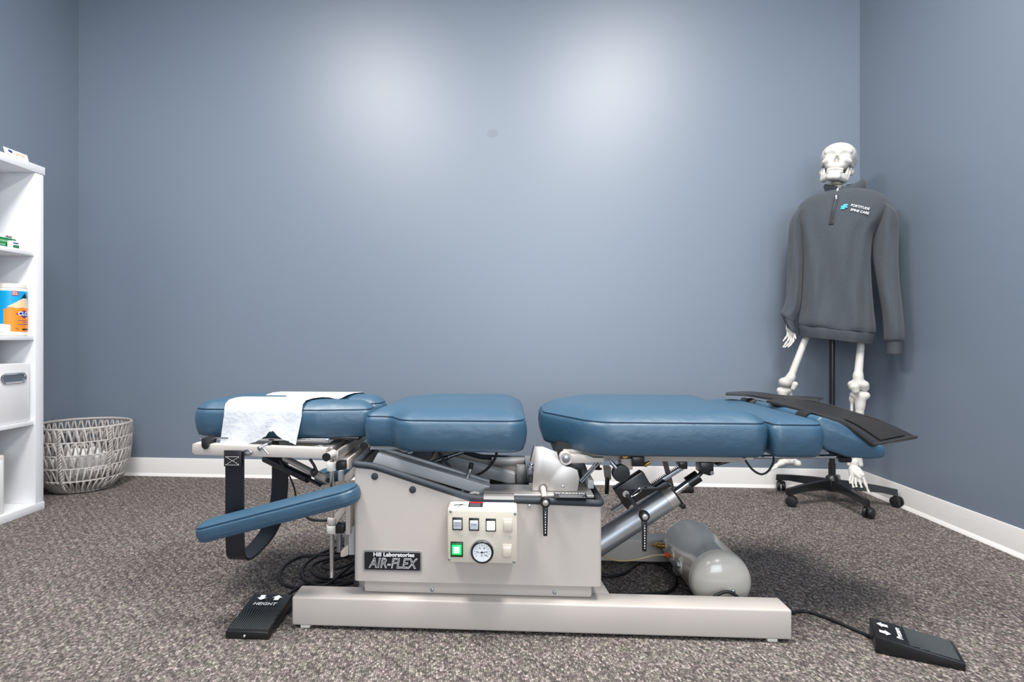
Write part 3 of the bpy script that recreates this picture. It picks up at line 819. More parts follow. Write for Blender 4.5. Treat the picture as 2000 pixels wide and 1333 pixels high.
zbar('mount_block', ((1327, 903), (1343, 903), (1343, 917), (1333, 917), (1327, 912)), 1.75, 0.04, 'black_metal')
zbar('hinge_strip', ((1398, 908), (1446, 895), (1446, 899), (1402, 911)), 1.78, 0.03, 'black_metal')
# rack
r0, r1 = P(1195, 1001, y=1.762), P(1335, 913, y=1.762); rx = (r1 - r0).normalized(); rn = Vector((-rx.z, 0, rx.x)); RL = (r1 - r0).length
bm = B(); add_prism(bm, [r0 + rn * -0.007, r1 + rn * -0.007, r1 + rn * 0.004, r0 + rn * 0.004], (0, 0.012, 0), 0.0005); RK = finish('toothed_rack', bm, 'steel', T)
bm = B(); k = 0.0
while k < RL - 0.004:
    p = r0 + rx * k + rn * 0.004; add_prism(bm, [p, p + rx * 0.0028, p + rx * 0.0022 + rn * 0.0055, p + rx * 0.0006 + rn * 0.0055], (0, 0.012, 0)); k += 0.0054
rt = finish('rack_teeth', bm, 'black_metal', RK); rt['kind'] = 'stuff'
bk = ((1198, 957), (1252, 922), (1258, 924), (1270, 946), (1281, 952), (1300, 940.5), (1313, 950), (1300, 957), (1282, 960), (1231, 989), (1227, 997), (1221, 992))
zbar('clamp_bracket', bk, 1.725, 0.03, 'black_metal')
bm = B(); add_tube(bm, catmull([P(1233, 968, y=1.722), P(1247, 956, y=1.722), P(1252, 954, y=1.722), P(1250, 961, y=1.722), P(1236, 970, y=1.722)], 6, True), 0.0016, 6, True); finish('slot', bm, 'chrome', T)
bm = B(); add_lathe(bm, P(1222, 965, y=1.724), (0, -1, 0), [(0.0095, 0), (0.0095, 0.004), (0.006, 0.005), (0.006, 0.003)], 18); finish('washer', bm, 'beige_paint', T)
bm = B(); add_lathe(bm, P(1261, 952, y=1.724), (0, -1, 0), [(0.004, 0), (0.004, 0.001), (0, 0.002)], 12); finish('bolt', bm, 'black_metal', T)

# ---------------------------------------------------------------- upholstery
def mirror(pts): return pts
ZB, ZS, CR = 0.478, 0.565, 0.028
chest = round_poly([(-0.402, 1.66), (-0.325, 1.655), (-0.285, 1.582), (0.052, 1.582), (0.052, 2.138), (-0.285, 2.138), (-0.325, 2.065), (-0.375, 2.06)],
                   [0.02, 0.03, 0.06, 0.05, 0.05, 0.06, 0.03, 0.05], 7)
lab(cushion('chest_pad', chest, ZB, ZS, CR, T), 'blue vinyl chest cushion')
pelvic = round_poly([(0.11, 1.785), (0.235, 1.575), (0.665, 1.575), (0.695, 1.62), (0.695, 2.10), (0.665, 2.145), (0.235, 2.145), (0.11, 1.935)], [0.05, 0.10, 0.03, 0.03, 0.03, 0.03, 0.10, 0.05], 7)
lab(cushion('pelvic_pad', pelvic, ZB - 0.004, ZS, CR, T), 'long blue vinyl pelvic cushion')
thigh = round_poly([(0.700, 1.585), (0.836, 1.585), (0.836, 2.135), (0.700, 2.135)], [0.02, 0.04, 0.04, 0.02], 7)
lab(cushion('thigh_pad', thigh, ZB - 0.004, ZS - 0.004, 0.017, T, shoulder=0.06), 'narrow blue vinyl cushion')
head = round_poly([(-0.945, 1.735), (-0.90, 1.715), (-0.56, 1.708), (-0.405, 1.735), (-0.405, 1.805), (-0.43, 1.83), (-0.66, 1.838), (-0.70, 1.86), (-0.66, 1.882), (-0.43, 1.89), (-0.405, 1.915), (-0.405, 1.985), (-0.56, 2.012), (-0.88, 2.005), (-0.93, 1.975)],
                  [0.04, 0.03, 0.08, 0.03, 0.025, 0.02, 0.02, 0.02, 0.02, 0.02, 0.025, 0.03, 0.08, 0.04, 0.05], 6)
lab(cushion('head_pad', head, 0.492, 0.575, 0.026, T, shoulder=0.05), 'blue vinyl headrest with face slot')

# foot wedge: side outline extruded across the table, rounded
def wedge():
    out = [P(px, py, y=1.60) for px, py in ((1593, 840), (1597, 820), (1604, 814), (1642, 827), (1668, 843), (1700, 864), (1727, 871), (1732, 884), (1729, 896), (1700, 898), (1655, 894), (1615, 880), (1597, 866))]
    o2 = resample(round_poly([(p.x, p.z) for p in out][::-1], 0.012, 4), 0.012)
    ys = [(1.600, 0.006), (1.602, 0.0025), (1.608, 0.0), (1.75, -0.001), (1.97, -0.001), (2.113, 0.0), (2.119, 0.0025), (2.121, 0.006)]
    bm = B(); rings = []
    sgn = 1 if sum(o2[i - 1].x * o2[i].y - o2[i].x * o2[i - 1].y for i in range(len(o2))) > 0 else -1
    for y, d in ys:
        q = offset_poly(o2, d * sgn); rings.append([bm.verts.new((p.x, y, p.y)) for p in q])
    n = len(o2)
    for a, c in zip(rings, rings[1:]):
        for i in range(n): bm.faces.new((a[i], a[(i + 1) % n], c[(i + 1) % n], c[i]))
    bm.faces.new(rings[0]); bm.faces.new(rings[-1][::-1])
    return finish('foot_pad', bm, 'vinyl', T, smooth=60), o2
FOOT, wedge_line = wedge()
lab(FOOT, 'sloping blue vinyl foot cushion')
def band(name, y0, y1, material):
    """elastic band round the foot wedge"""
    sgn = 1 if sum(wedge_line[i - 1].x * wedge_line[i].y - wedge_line[i].x * wedge_line[i - 1].y for i in range(len(wedge_line))) > 0 else -1
    q = offset_poly(wedge_line, -0.0035 * sgn)
    bm = B(); a = [bm.verts.new((p.x, y0, p.y)) for p in q]; c = [bm.verts.new((p.x, y1, p.y)) for p in q]; n = len(q)
    for i in range(n): bm.faces.new((a[i], a[(i + 1) % n], c[(i + 1) % n], c[i]))
    bmesh.ops.solidify(bm, geom=bm.faces, thickness=0.0012)
    return finish(name, bm, material, FOOT, smooth=60)
band('elastic_band', 1.995, 2.055, 'elastic')
band('elastic_band', 1.655, 1.715, 'velcro')

def sheet(name, grid, thick, material, parent, smooth=60):
    """grid[i][j] of points -> thin solid cloth"""
    bm = B(); vs = [[bm.verts.new(p) for p in row] for row in grid]
    for i in range(len(vs) - 1):
        for j in range(len(vs[0]) - 1): bm.faces.new((vs[i][j], vs[i][j + 1], vs[i + 1][j + 1], vs[i + 1][j]))
    bmesh.ops.recalc_face_normals(bm, faces=bm.faces)
    bmesh.ops.solidify(bm, geom=bm.faces, thickness=thick)
    return finish(name, bm, material, parent, smooth=smooth)
def flap(near, far, n=24, m=6):
    a, c = catmull(near, n // (len(near) - 1)), catmull(far, n // (len(far) - 1))
    return [[a[i].lerp(c[i], j / m) for j in range(m + 1)] for i in range(len(a))]
# two leather ankle cuffs lying open over the foot cushion
near = [P(1497, 783, y=1.86), P(1548, 796, y=1.78), P(1592, 811, y=1.68), P(1642, 825, y=1.62), P(1668, 840, y=1.598), P(1708, 871, y=1.59)]
far = [P(1512, 779, y=1.96), P(1584, 783, y=1.96), P(1640, 797, y=1.92), P(1676, 808, y=1.88), P(1725, 823, y=1.82), P(1793, 854, y=1.75)]
CUFF = lab(sheet('ankle_cuff', flap(near, far, 25), 0.006, 'black_leather', T), 'black leather ankle cuff with a bare hook-and-loop patch')
g = flap(near, far, 25, 10)
sheet('velcro_patch', [[p + Vector((0, 0, 0.0042)) for p in row[2:9]] for row in g[15:25]], 0.002, 'velcro', CUFF)
bm = B()
for j in (0.5, 9.4):
    pts = [r_[int(j)].lerp(r_[int(j) + 1], j % 1) + Vector((0, 0, 0.0034)) for r_ in g]; add_tube(bm, pts, 0.0009, 5)
add_tube(bm, [p + Vector((0, 0, 0.0034)) for p in g[-1]], 0.0012, 5); finish('stitching', bm, 'elastic', CUFF)
near2 = [P(1417, 769, y=2.03), P(1460, 771, y=2.02), P(1500, 777, y=1.99), P(1550, 782, y=1.96), P(1596, 780, y=1.95)]
far2 = [P(1420, 766, y=2.12), P(1470, 765, y=2.12), P(1530, 772, y=2.11), P(1570, 774, y=2.10), P(1608, 777, y=2.09)]
CUFF2 = lab(sheet('ankle_cuff', flap(near2, far2), 0.007, 'black_leather', T), 'folded black leather ankle cuff lying behind')
rod('foot_rail', P(1462, 893, y=1.74), P(1642, 892, y=1.74), 0.006, 'chrome')
rod('rail_end', P(1640, 897, y=1.73), P(1660, 897, y=1.73), 0.010, 'black_rubber')
zbar('rail_gusset', ((1455, 898), (1463, 886), (1473, 896), (1470, 899)), 1.66, 0.03, 'control_cream')
cable('hose', [P(1456, 900, y=1.70), P(1470, 918, y=1.70), P(1487, 927, y=1.70), P(1501, 920, y=1.70), P(1510, 905, y=1.70), P(1511, 893, y=1.70)], 0.003)

# ---------------------------------------------------------------- head section
zbar('head_rail', ((375, 869), (380, 866), (395, 868), (637, 877), (634, 897), (380, 889), (375, 885)), 1.665, 0.03, 'beige_paint')
zbar('head_rail', ((475, 862), (690, 868), (690, 884), (475, 878)), 2.02, 0.03, 'beige_paint')
rod('head_rod', P(388, 856, y=1.70), P(640, 860, y=1.70), 0.0045, 'chrome')
bm = B(); add_lathe(bm, P(640, 860, y=1.70), (0.5, -1, 0), [(0.006, -0.004), (0.006, 0.006), (0.003, 0.007), (0, 0.007)], 12); finish('bolt', bm, 'chrome', T)
bm = B(); add_box(bm, (-0.90, 1.74, 0.483), (-0.44, 1.99, 0.4925), 0.002); finish('head_board', bm, 'black_metal', T)
zbar('rubber_hook', ((393, 857), (406, 857), (406, 873), (403, 878), (397, 878), (393, 873)), 1.655, 0.05, 'black_rubber')
for (pa, pb, pc_) in (((503, 877), (527, 867), 0.006),):
    rod('spring_pin', P(505, 877, y=1.655), P(521, 869, y=1.68), 0.006, 'steel')
    rod('spring_pin_knob', P(519, 870, y=1.68), P(527, 866, y=1.69), 0.008, 'black_rubber')
    rod('spring_pin_handle', P(513, 875, y=1.652), P(524, 888, y=1.648), 0.0024, 'chrome')
bm = B(); add_tube(bm, catmull([P(474, 883, y=1.655), P(484, 880, y=1.65), P(491, 884, y=1.65), P(486, 888, y=1.65), P(476, 887, y=1.655)], 6, True), 0.0035, 8, True); finish('strap_ring', bm, 'steel', T)
for a2, y in ((((607, 875), (620, 872), (632, 876), (632, 880), (607, 879)), 1.70), (((545, 862), (560, 862), (560, 884), (545, 884)), 1.95)):
    zbar('rail_spacer', a2, y, 0.04, 'grey_paint')
# sliding carriage: three bars running across the table
def ybar(name, pa, ya, w, hgt, y0, y1, material, dx=0.0):
    p = P(*pa, y=ya); bm = B()
    add_prism(bm, [Vector((p.x, y0, p.z)), Vector((p.x + w, y0, p.z)), Vector((p.x + w, y0, p.z - hgt)), Vector((p.x, y0, p.z - hgt))], (dx, y1 - y0, 0), 0.001)
    return finish(name, bm, material, T)
ybar('carriage_bar', (654, 882), 1.63, 0.009, 0.026, 1.63, 2.08, 'aluminium')
ybar('carriage_bar', (630, 873), 1.70, 0.03, 0.012, 1.70, 2.08, 'aluminium')
ybar('carriage_bar', (640, 901), 1.66, 0.055, 0.02, 1.70, 2.05, 'aluminium')
ybar('carriage_plate', (677, 897), 1.66, 0.006, 0.03, 1.66, 2.0, 'beige_paint')
rod('bumper', P(652, 886, y=1.640), P(638.5, 893, y=1.600), 0.011, 'beige_paint', n=20)
rod('bumper_tip', P(638.5, 893, y=1.600), P(636.5, 894, y=1.594), 0.0115, 'black_rubber', n=20)
rod('bumper_tip', P(712, 871.5, y=1.64), P(710.5, 872.5, y=1.634), 0.0115, 'black_rubber', n=20)
rod('solenoid', P(675, 868, y=1.85), P(682, 862, y=1.9), 0.014, 'black_metal')
zbar('brass_valve', ((672, 858), (692, 858), (692, 866), (672, 868)), 1.92, 0.04, 'brass')
# guide post with collars
PY = 1.66
rod('guide_post', P(648, 895, y=PY), P(648, 1128, y=PY), 0.0062, 'chrome', n=18)
def collar(name, py0, py1, r, material, px=648):
    a, c = P(px, py0, y=PY), P(px, py1, y=PY); bm = B(); hh = a.z - c.z
    add_lathe(bm, c, (0, 0, 1), [(r * 0.92, 0), (r, 0.002), (r, hh - 0.002), (r * 0.92, hh)], 24); finish(name, bm, material, T)
collar('post_collar', 903.5, 919.5, 0.0145, 'cream_plastic')
collar('post_collar', 1012, 1024, 0.0125, 'beige_paint')
collar('post_collar', 1026, 1041, 0.0145, 'cream_plastic')
zbar('post_clamp', ((656, 903), (673, 903), (673, 919), (656, 919)), 1.65, 0.03, 'black_plastic')
zbar('post_clamp', ((655, 1026), (671.5, 1026), (671.5, 1043), (655, 1043)), 1.65, 0.03, 'black_plastic')
cable('hose', [P(597, 1009, y=1.70), P(606, 1015, y=1.68), P(620, 1017, y=1.665), P(638, 1017, y=1.66)], 0.004)
zbar('arm_bracket', ((653, 1005), (675, 988), (676, 998), (658, 1023), (653, 1022)), 1.66, 0.03, 'beige_paint')
zbar('mount_plate', ((675, 980), (684, 978), (684, 1045), (675, 1046)), 1.64, 0.05, 'beige_paint')
zbar('mount_plate', ((681, 1037), (692, 1026), (692, 1085), (681, 1085)), 1.66, 0.08, 'grey_paint')
zbar('foot_bracket', ((665, 1078), (680, 1064), (680, 1085), (671, 1089), (665, 1089)), 1.66, 0.04, 'beige_paint')
rod('piston', P(663, 1043, y=1.69), P(663, 1078, y=1.69), 0.008, 'steel')
zbar('diagonal_plate', ((662, 940), (692, 911), (693, 926), (684, 940)), 1.70, 0.35, 'beige_paint')
zbar('mount_plate', ((660, 921), (669, 921), (669, 940), (660, 940)), 1.68, 0.02, 'grey_paint')
# gas springs under the headrest
rod('gas_spring', P(518, 896, y=1.95), P(602, 936, y=1.85), 0.0135, 'black_metal', n=20)
rod('gas_spring_rod', P(600, 935, y=1.85), P(626, 948, y=1.82), 0.006, 'black_metal')
rod('actuator', P(556, 895, y=1.82), P(612, 924, y=1.76), 0.010, 'aluminium', n=20)
rod('actuator_sleeve', P(612, 924, y=1.76), P(640, 938, y=1.73), 0.0125, 'aluminium', n=20)
rod('actuator_tip', P(640, 938, y=1.73), P(647, 942, y=1.72), 0.006, 'black_metal')
cable('hose', [P(605, 897, y=1.72), P(613, 909, y=1.72), P(618, 922, y=1.72), P(612, 929, y=1.72), P(609, 922, y=1.72), P(614, 917, y=1.72)], 0.0045)
cable('hose', [P(545, 900, y=1.86), P(565, 930, y=1.86), P(576, 960, y=1.84), P(578, 985, y=1.82)], 0.003)

# hanging arm sling
path = catmull([Vector((0, 1.648, 0.463)), Vector((0, 1.648, 0.32)), Vector((0, 1.65, 0.20)), Vector((0, 1.660, 0.155)), Vector((0, 1.70, 0.135)), Vector((0, 1.79, 0.135)), Vector((0, 1.88, 0.15)), Vector((0, 1.95, 0.19)), Vector((0, 1.985, 0.26)), Vector((0, 1.99, 0.36)), Vector((0, 1.99, 0.47))], 8)
sx0, sx1 = P(440, 890, y=1.648).x, P(476, 890, y=1.648).x
def ribbon(name, path, x0, x1, thick, material, parent, off=0.0):
    bm = B(); rows = []
    for i, p in enumerate(path):
        d = (path[min(i + 1, len(path) - 1)] - path[max(i - 1, 0)]).normalized(); nn = Vector((0, -d.z, d.y))
        rows.append([bm.verts.new(Vector((x, p.y, p.z)) + nn * o_) for x, o_ in ((x0, off), (x1, off), (x1, off + thick), (x0, off + thick))])
    for a, c in zip(rows, rows[1:]):
        for k in range(4): bm.faces.new((a[k], a[(k + 1) % 4], c[(k + 1) % 4], c[k]))
    bm.faces.new(rows[0]); bm.faces.new(rows[-1][::-1])
    return finish(name, bm, material, parent, smooth=30)
SL = lab(ribbon('sling_strap', path, sx0, sx1, 0.005, 'strap_navy', T), 'hanging loop of black webbing')
bm = B(); a, c = P(438, 880, y=1.642), P(472, 912, y=1.642); add_box(bm, (a.x, 1.6395, c.z), (c.x, 1.6435, a.z), 0.001); PT = finish('strap_patch', bm, 'black_leather', SL)
bm = B(); m_ = 0.005
x0_, x1_, z0_, z1_ = a.x + m_, c.x - m_, c.z + m_, a.z - 0.018
for u, w in (((x0_, z0_), (x1_, z0_)), ((x0_, z1_), (x1_, z1_)), ((x0_, z0_), (x1_, z1_)), ((x0_, z1_), (x1_, z0_))):
    for k in range(7):
        t0, t1 = k / 7, (k + 0.6) / 7
        add_tube(bm, [Vector((u[0] + (w[0] - u[0]) * t, 1.639, u[1] + (w[1] - u[1]) * t)) for t in (t0, t1)], 0.0005, 4)
finish('stitching', bm, 'print_white', PT)
bm = B(); add_tube(bm, [Vector((sx1, p.y, p.z)) for p in path], 0.0022, 6); finish('strap_edge', bm, 'black_rubber', SL)

# armrests
def armrest(y0, y1, dx=0.0):
    L_, w = 0.452, y1 - y0
    pl_ = round_poly([(0, 0), (L_, 0), (L_, w), (0, w)], [0.04, 0.038, 0.038, 0.04], 9)
    A_, C_ = P(381, 1066, y=1.52), P(691, 995, y=1.52)
    ang = math.atan2((P(620, 985, y=1.52) - P(440, 1031, y=1.52)).z, (P(620, 985, y=1.52) - P(440, 1031, y=1.52)).x)
    M = Matrix.Translation((A_.x + dx, y0, A_.z)) @ Matrix.Rotation(-ang, 4, 'Y')
    return cushion('armrest', pl_, 0, 0.040, 0.012, T, shoulder=0.04, bulge=0.003, M=M, under=0.005)
armrest(1.512, 1.602)
armrest(2.13, 2.22, 0.12)
rod('armrest_post', P(664, 985, y=1.56), P(664, 960, y=1.62), 0.012, 'beige_paint')

# ------------------------------------------------------------------ paper over the headrest
def face_paper():
    path = [(2.000, 0.588), (1.992, 0.600), (1.972, 0.6055), (1.93, 0.6065), (1.90, 0.603), (1.875, 0.596), (1.86, 0.594), (1.845, 0.596), (1.82, 0.603), (1.79, 0.6065), (1.755, 0.6065),
            (1.728, 0.603), (1.711, 0.593), (1.704, 0.578), (1.7015, 0.56)]
    nx = 40
    edge_px = [425, 433, 450, 470, 490, 505, 517, 524, 532, 540, 548, 558, 568, 579]
    edge_py = [893, 886, 879, 874, 867, 860, 854, 845, 842, 847, 855, 860, 864, 868]
    grid = []
    random.seed(5)
    jag = [random.uniform(-1.2, 1.2) for _ in range(nx + 1)]
    for i in range(nx + 1):
        t = i / nx; col = []
        x_f = P(437, 800, y=1.70).x + t * (P(589, 797, y=1.70).x - P(437, 800, y=1.70).x)
        x_b = -0.765 + t * 0.285
        for y, z in path:
            k = min(1, max(0, (y - 1.72) / 0.26)); col.append(Vector((x_f + (x_b - x_f) * k, y, z)))
        pxb = 425 + (579 - 425) * t
        zb = P(pxb, float(np.interp(pxb, edge_px, edge_py)) + jag[i], y=1.69)
        top = col[-1]
        for k in range(1, 13):
            s = k / 12; p = top.lerp(zb, s)
            p.y = 1.7015 - 0.012 * s + 0.004 * math.sin(9 * t + 3 * s) * s + 0.003 * math.sin(23 * t) * s
            col.append(p)
        grid.append(col)
    bm = B(); vs = [[bm.verts.new(p) for p in c] for c in grid]
    for i in range(nx):
        for j in range(len(grid[0]) - 1): bm.faces.new((vs[i][j], vs[i][j + 1], vs[i + 1][j + 1], vs[i + 1][j]))
    bmesh.ops.recalc_face_normals(bm, faces=bm.faces)
    bmesh.ops.solidify(bm, geom=bm.faces, thickness=0.0006)
    tag(finish('headrest_paper', bm, 'paper', smooth=70), 'torn white paper sheet draped over the blue headrest', 'paper')
face_paper()

# ------------------------------------------------------------------ foot pedals
def pedal(label, word, origin, ang, mirror_arrows, lead):
    """wedge pedal, local x across, y along (tall end at y=L)"""
    W_, L_, h0, h1 = 0.116, 0.178, 0.020, 0.043
    M = Matrix.Translation(origin) @ Matrix.Rotation(ang, 4, 'Z')
    t = thing('foot_pedal', label, 'foot pedal', tuple(origin), 'foot pedals of the table')
    def zt(y): return h0 + (h1 - h0) * y / L_
    bm = B(); add_prism(bm, [(0, 0, 0.001), (0, L_, 0.001), (0, L_, h1), (0, 0, h0)], (W_, 0, 0), 0.003); bm.transform(M); body = finish('pedal_body', bm, 'black_plastic', t)
    bm = B(); y1 = L_ * 0.60
    for k in range(19):
        xs = 0.008 + k * (W_ - 0.016) / 18; row = []
        for s in range(11):
            u = s / 10; y = 0.010 + (y1 - 0.010) * u
            bend = (k / 18 - 0.15) * 0.028 * u ** 2 - (1 - k / 18) ** 3 * 0.018 * max(0, u - 0.55) * 2
            x = xs + bend
            if 0.004 < x < W_ - 0.004: row.append(Vector((x, y, zt(y) + 0.0008)))
        if len(row) > 2: add_tube(bm, row, 0.0013, 5)
    bm.transform(M); finish('grip_ribs', bm, 'pedal_rib', body)
    sl = (h1 - h0) / L_
    def arrow(cx, cy, up):
        s = 0.0135
        shp = [(0, 1), (1, 0.1), (0.5, 0.1), (0.5, -0.9), (-0.5, -0.9), (-0.5, 0.1), (-1, 0.1)]
        bm = B(); vs = []
        for a, b2 in shp:
            x, y = cx + a * s * 1.05, cy + (b2 if up else -b2) * s * 0.95; vs.append(bm.verts.new((x, y, zt(y) + 0.0022)))
        f = bm.faces.new(vs); r_ = bmesh.ops.extrude_face_region(bm, geom=[f])
        for v in r_['geom']:
            if isinstance(v, bmesh.types.BMVert): v.co.z += 0.0003
        bm.transform(M); finish('arrow_mark', bm, 'print_white', body, smooth=0)
    arrow(W_ * 0.30, L_ * 0.865, mirror_arrows); arrow(W_ * 0.68, L_ * 0.865, not mirror_arrows)
    o = M @ Vector((W_ * 0.47, L_ * 0.69, zt(L_ * 0.69) + 0.0022)); rt_ = M.to_3x3() @ Vector((1, 0, 0)); up_ = M.to_3x3() @ Vector((0, 1, sl))
    text('lettering', word, o, rt_, up_, 0.0185, 'print_white', body, shear=0.15)
    bm = B(); add_lathe(bm, M @ Vector((W_ * 0.45, 0.001, 0.009)), M.to_3x3() @ Vector((0, -1, 0)), [(0.0045, -0.001), (0.0045, 0.002), (0.0025, 0.0045), (0, 0.005)], 12); finish('screw', bm, 'chrome', body)
    bm = B(); add_tube(bm, catmull(lead, 10), 0.0045, 8); finish('cable', bm, 'black_rubber', t, smooth=80)
    return t
F0 = 0.0046
pedal('black wedge foot pedal marked Height beside the left end of the table base', 'HEIGHT', Vector((-0.735, 1.502, 0)), 0.0, False,
      [Vector((-0.66, 1.678, 0.018)), Vector((-0.655, 1.70, 0.010)), P(560, 1165, z=F0), P(590, 1145, z=F0), P(630, 1136, z=F0), P(665, 1140, z=F0), P(688, 1138, z=F0)])
# pressure pedal: tall end faces the table
pa, pb = P(1751, 1277, z=0.0), P(1886, 1315, z=0.0)
tall_n, tall_f = P(1750, 1251, z=0.043), P(1745, 1213, z=0.043)
low_n = P(1887, 1297, z=0.020)
ang = math.atan2((tall_n - low_n).y, (tall_n - low_n).x) - math.pi / 2
org = Vector((low_n.x, low_n.y, 0))
Mx = Matrix.Translation(org) @ Matrix.Rotation(ang, 4, 'Z')
# local x must run from near side to far side
far_dir = (Matrix.Rotation(ang, 3, 'Z') @ Vector((1, 0, 0)))
tail = Mx @ Vector((0.05, 0.178, 0.016))
pedal('black wedge foot pedal marked Pressure at the lower right of the room', 'Pressure', org, ang, False,
      [tail, tail.lerp(P(1700, 1237, z=0.01), 0.4), P(1690, 1240, z=F0), P(1640, 1218, z=F0), P(1595, 1201, z=F0), P(1560, 1195, z=F0), Vector((0.70, 1.662, 0.02)), Vector((0.655, 1.660, 0.06)), Vector((0.612, 1.662, 0.089)),
       Vector((0.565, 1.660, 0.07)), Vector((0.52, 1.66, 0.02)), Vector((0.46, 1.672, F0))])

# ------------------------------------------------------------------ cords
def cord(pts, r, label):
    bm = B(); add_tube(bm, catmull(pts, 10), r, 8); return tag(finish('power_cord', bm, 'black_rubber', smooth=80), label, 'cord', 'loose cords on the carpet')
z1, z2 = 0.0052, 0.0135
cord([P(690, 1062, z=0.03), P(660, 1069, z=z2), P(620, 1085, z=z1), P(594, 1105, z=z1), P(590, 1122, z=z1), P(600, 1137, z=z1), P(640, 1146, z=z1), P(690, 1138, z=z1)], 0.0052, 'outer loop of black power cord on the carpet left of the housing')
cord([P(693, 1074, z=z1), P(640, 1083, z=z1), P(590, 1088, z=z1), P(560, 1102, z=z1), P(546, 1122, z=z1), P(553, 1142, z=z1), P(590, 1149, z=z1), P(640, 1141, z=0.022), P(665, 1122, z=0.022), P(693, 1100, z=z2)], 0.0048, 'widest loop of black cable on the carpet behind the Height pedal')
cord([P(693, 1088, z=z2), P(650, 1091, z=z2), P(615, 1102, z=z2), P(608, 1115, z=z2), P(625, 1128, z=z2), P(660, 1129, z=z2), P(693, 1116, z=z2)], 0.005, 'inner loop of black cord beside the table guide post')
cord([P(693, 1083, z=0.02), P(655, 1094, z=0.02), P(628, 1104, z=0.02), P(640, 1113, z=0.02), P(665, 1110, z=0.02), P(693, 1098, z=0.02)], 0.004, 'smallest loop of thin black cord next to the housing')
cord([P(1168, 1121, z=0.012), P(1190, 1126, z=z1), P(1220, 1120, z=z1), P(1250, 1100, z=z1), P(1285, 1101, z=z1), P(1312, 1118, z=z1), P(1320, 1140, z=z1), P(1305, 1157, z=z1), P(1270, 1161, z=z1), P(1225, 1165, z=z1), P(1200, 1180, z=z1)], 0.0058, 'thick black cord looping over the carpet between housing and air tank')

# ------------------------------------------------------------------ air tank
def air_tank():
    t = thing('air_tank', 'grey cylindrical compressed air tank lying behind the right end of the base beam', 'air tank', (0.615, 1.88, 0))
    c = Vector((0.615, 1.682, 0.091)); r = 0.085; L_ = 0.39
    prof = [(0, 0.010)]
    for k in range(1, 9): a = k / 8 * math.pi / 2; prof.append((r * math.sin(a), 0.040 * (1 - math.cos(a)) + 0.010))
    prof += [(r, 0.056), (r + 0.0012, 0.058), (r + 0.0012, 0.063), (r, 0.065), (r, L_ - 0.06), (r + 0.0012, L_ - 0.058), (r + 0.0012, L_ - 0.053), (r, L_ - 0.051)]
    for k in range(7, -1, -1): a = k / 8 * math.pi / 2; prof.append((r * math.sin(a), L_ - 0.052 * (1 - math.cos(a))))
    bm = B(); add_lathe(bm, c, (0, 1, 0), prof, 48); body = finish('tank_shell', bm, 'tank_paint', t, smooth=50)
    # bungs along the left flank
    for k, (y, fit) in enumerate(((1.835, 'plug'), (1.915, 'red'), (2.0, 'brass'))):
        d = Vector((-0.98, -0.06, 0.06)).normalized(); o = Vector((c.x, y, c.z)) + d * (r - 0.006)
        bm = B(); add_lathe(bm, o, d, [(0.026, 0), (0.025, 0.006), (0.019, 0.008), (0.018, 0.011), (0.011, 0.0115)], 22); finish('bung', bm, 'tank_paint', t)
        o2 = o + d * 0.011; d2 = Vector((-1, -0.15, 0.1)).normalized()
        if fit == 'plug':
            bm = B(); add_lathe(bm, o2, d, [(0.010, 0), (0.010, 0.007), (0.006, 0.009), (0, 0.009)], 6); finish('pipe_plug', bm, 'steel', t)
        elif fit == 'red':
            bm = B(); add_lathe(bm, o2 - d2 * 0.002, d2, [(0.007, 0), (0.007, 0.008), (0.005, 0.010), (0.005, 0.012)], 8); finish('hose_fitting', bm, 'brass', t)
            bm = B(); add_lathe(bm, o2 + d2 * 0.010, d2, [(0.0055, 0), (0.0085, 0.001), (0.0085, 0.004), (0.006, 0.005), (0.0085, 0.006), (0.0085, 0.011), (0.004, 0.013)], 16); lab(finish('hose_collar', bm, 'red_plastic', t), 'red hose collar')
            e = o2 + d2 * 0.02
            bm = B(); add_tube(bm, catmull([e, P(1275, 1086, y=1.85), P(1240, 1094, y=1.84), P(1205, 1095, y=1.82), P(1172, 1084, y=1.80)], 10), 0.0035, 8); finish('air_line', bm, 'tube_tan', t, smooth=80)
        else:
            bm = B(); add_lathe(bm, o2, d2, [(0.008, 0), (0.008, 0.006), (0.0105, 0.007), (0.0105, 0.013), (0.008, 0.014), (0.008, 0.020), (0.0095, 0.021), (0.0095, 0.027), (0.003, 0.029), (0.003, 0.042), (0, 0.042)], 14); lab(finish('relief_valve', bm, 'brass', t), 'brass relief valve')
    for y in (1.78, 1.99):
        bm = B(); add_prism(bm, [(c.x - 0.06, y, 0.0), (c.x + 0.06, y, 0.0), (c.x + 0.055, y, 0.030), (c.x + 0.03, y, 0.014), (c.x - 0.03, y, 0.014), (c.x - 0.055, y, 0.030)], (0, 0.02, 0)); finish('tank_foot', bm, 'tank_paint', t)
    bm = B(); add_lathe(bm, c + Vector((0.02, 0.006, -0.012)), (0, -1, 0), [(0.006, -0.01), (0.006, 0.001), (0.003, 0.004), (0, 0.004)], 10); finish('drain_cock', bm, 'steel', t)
air_tank()

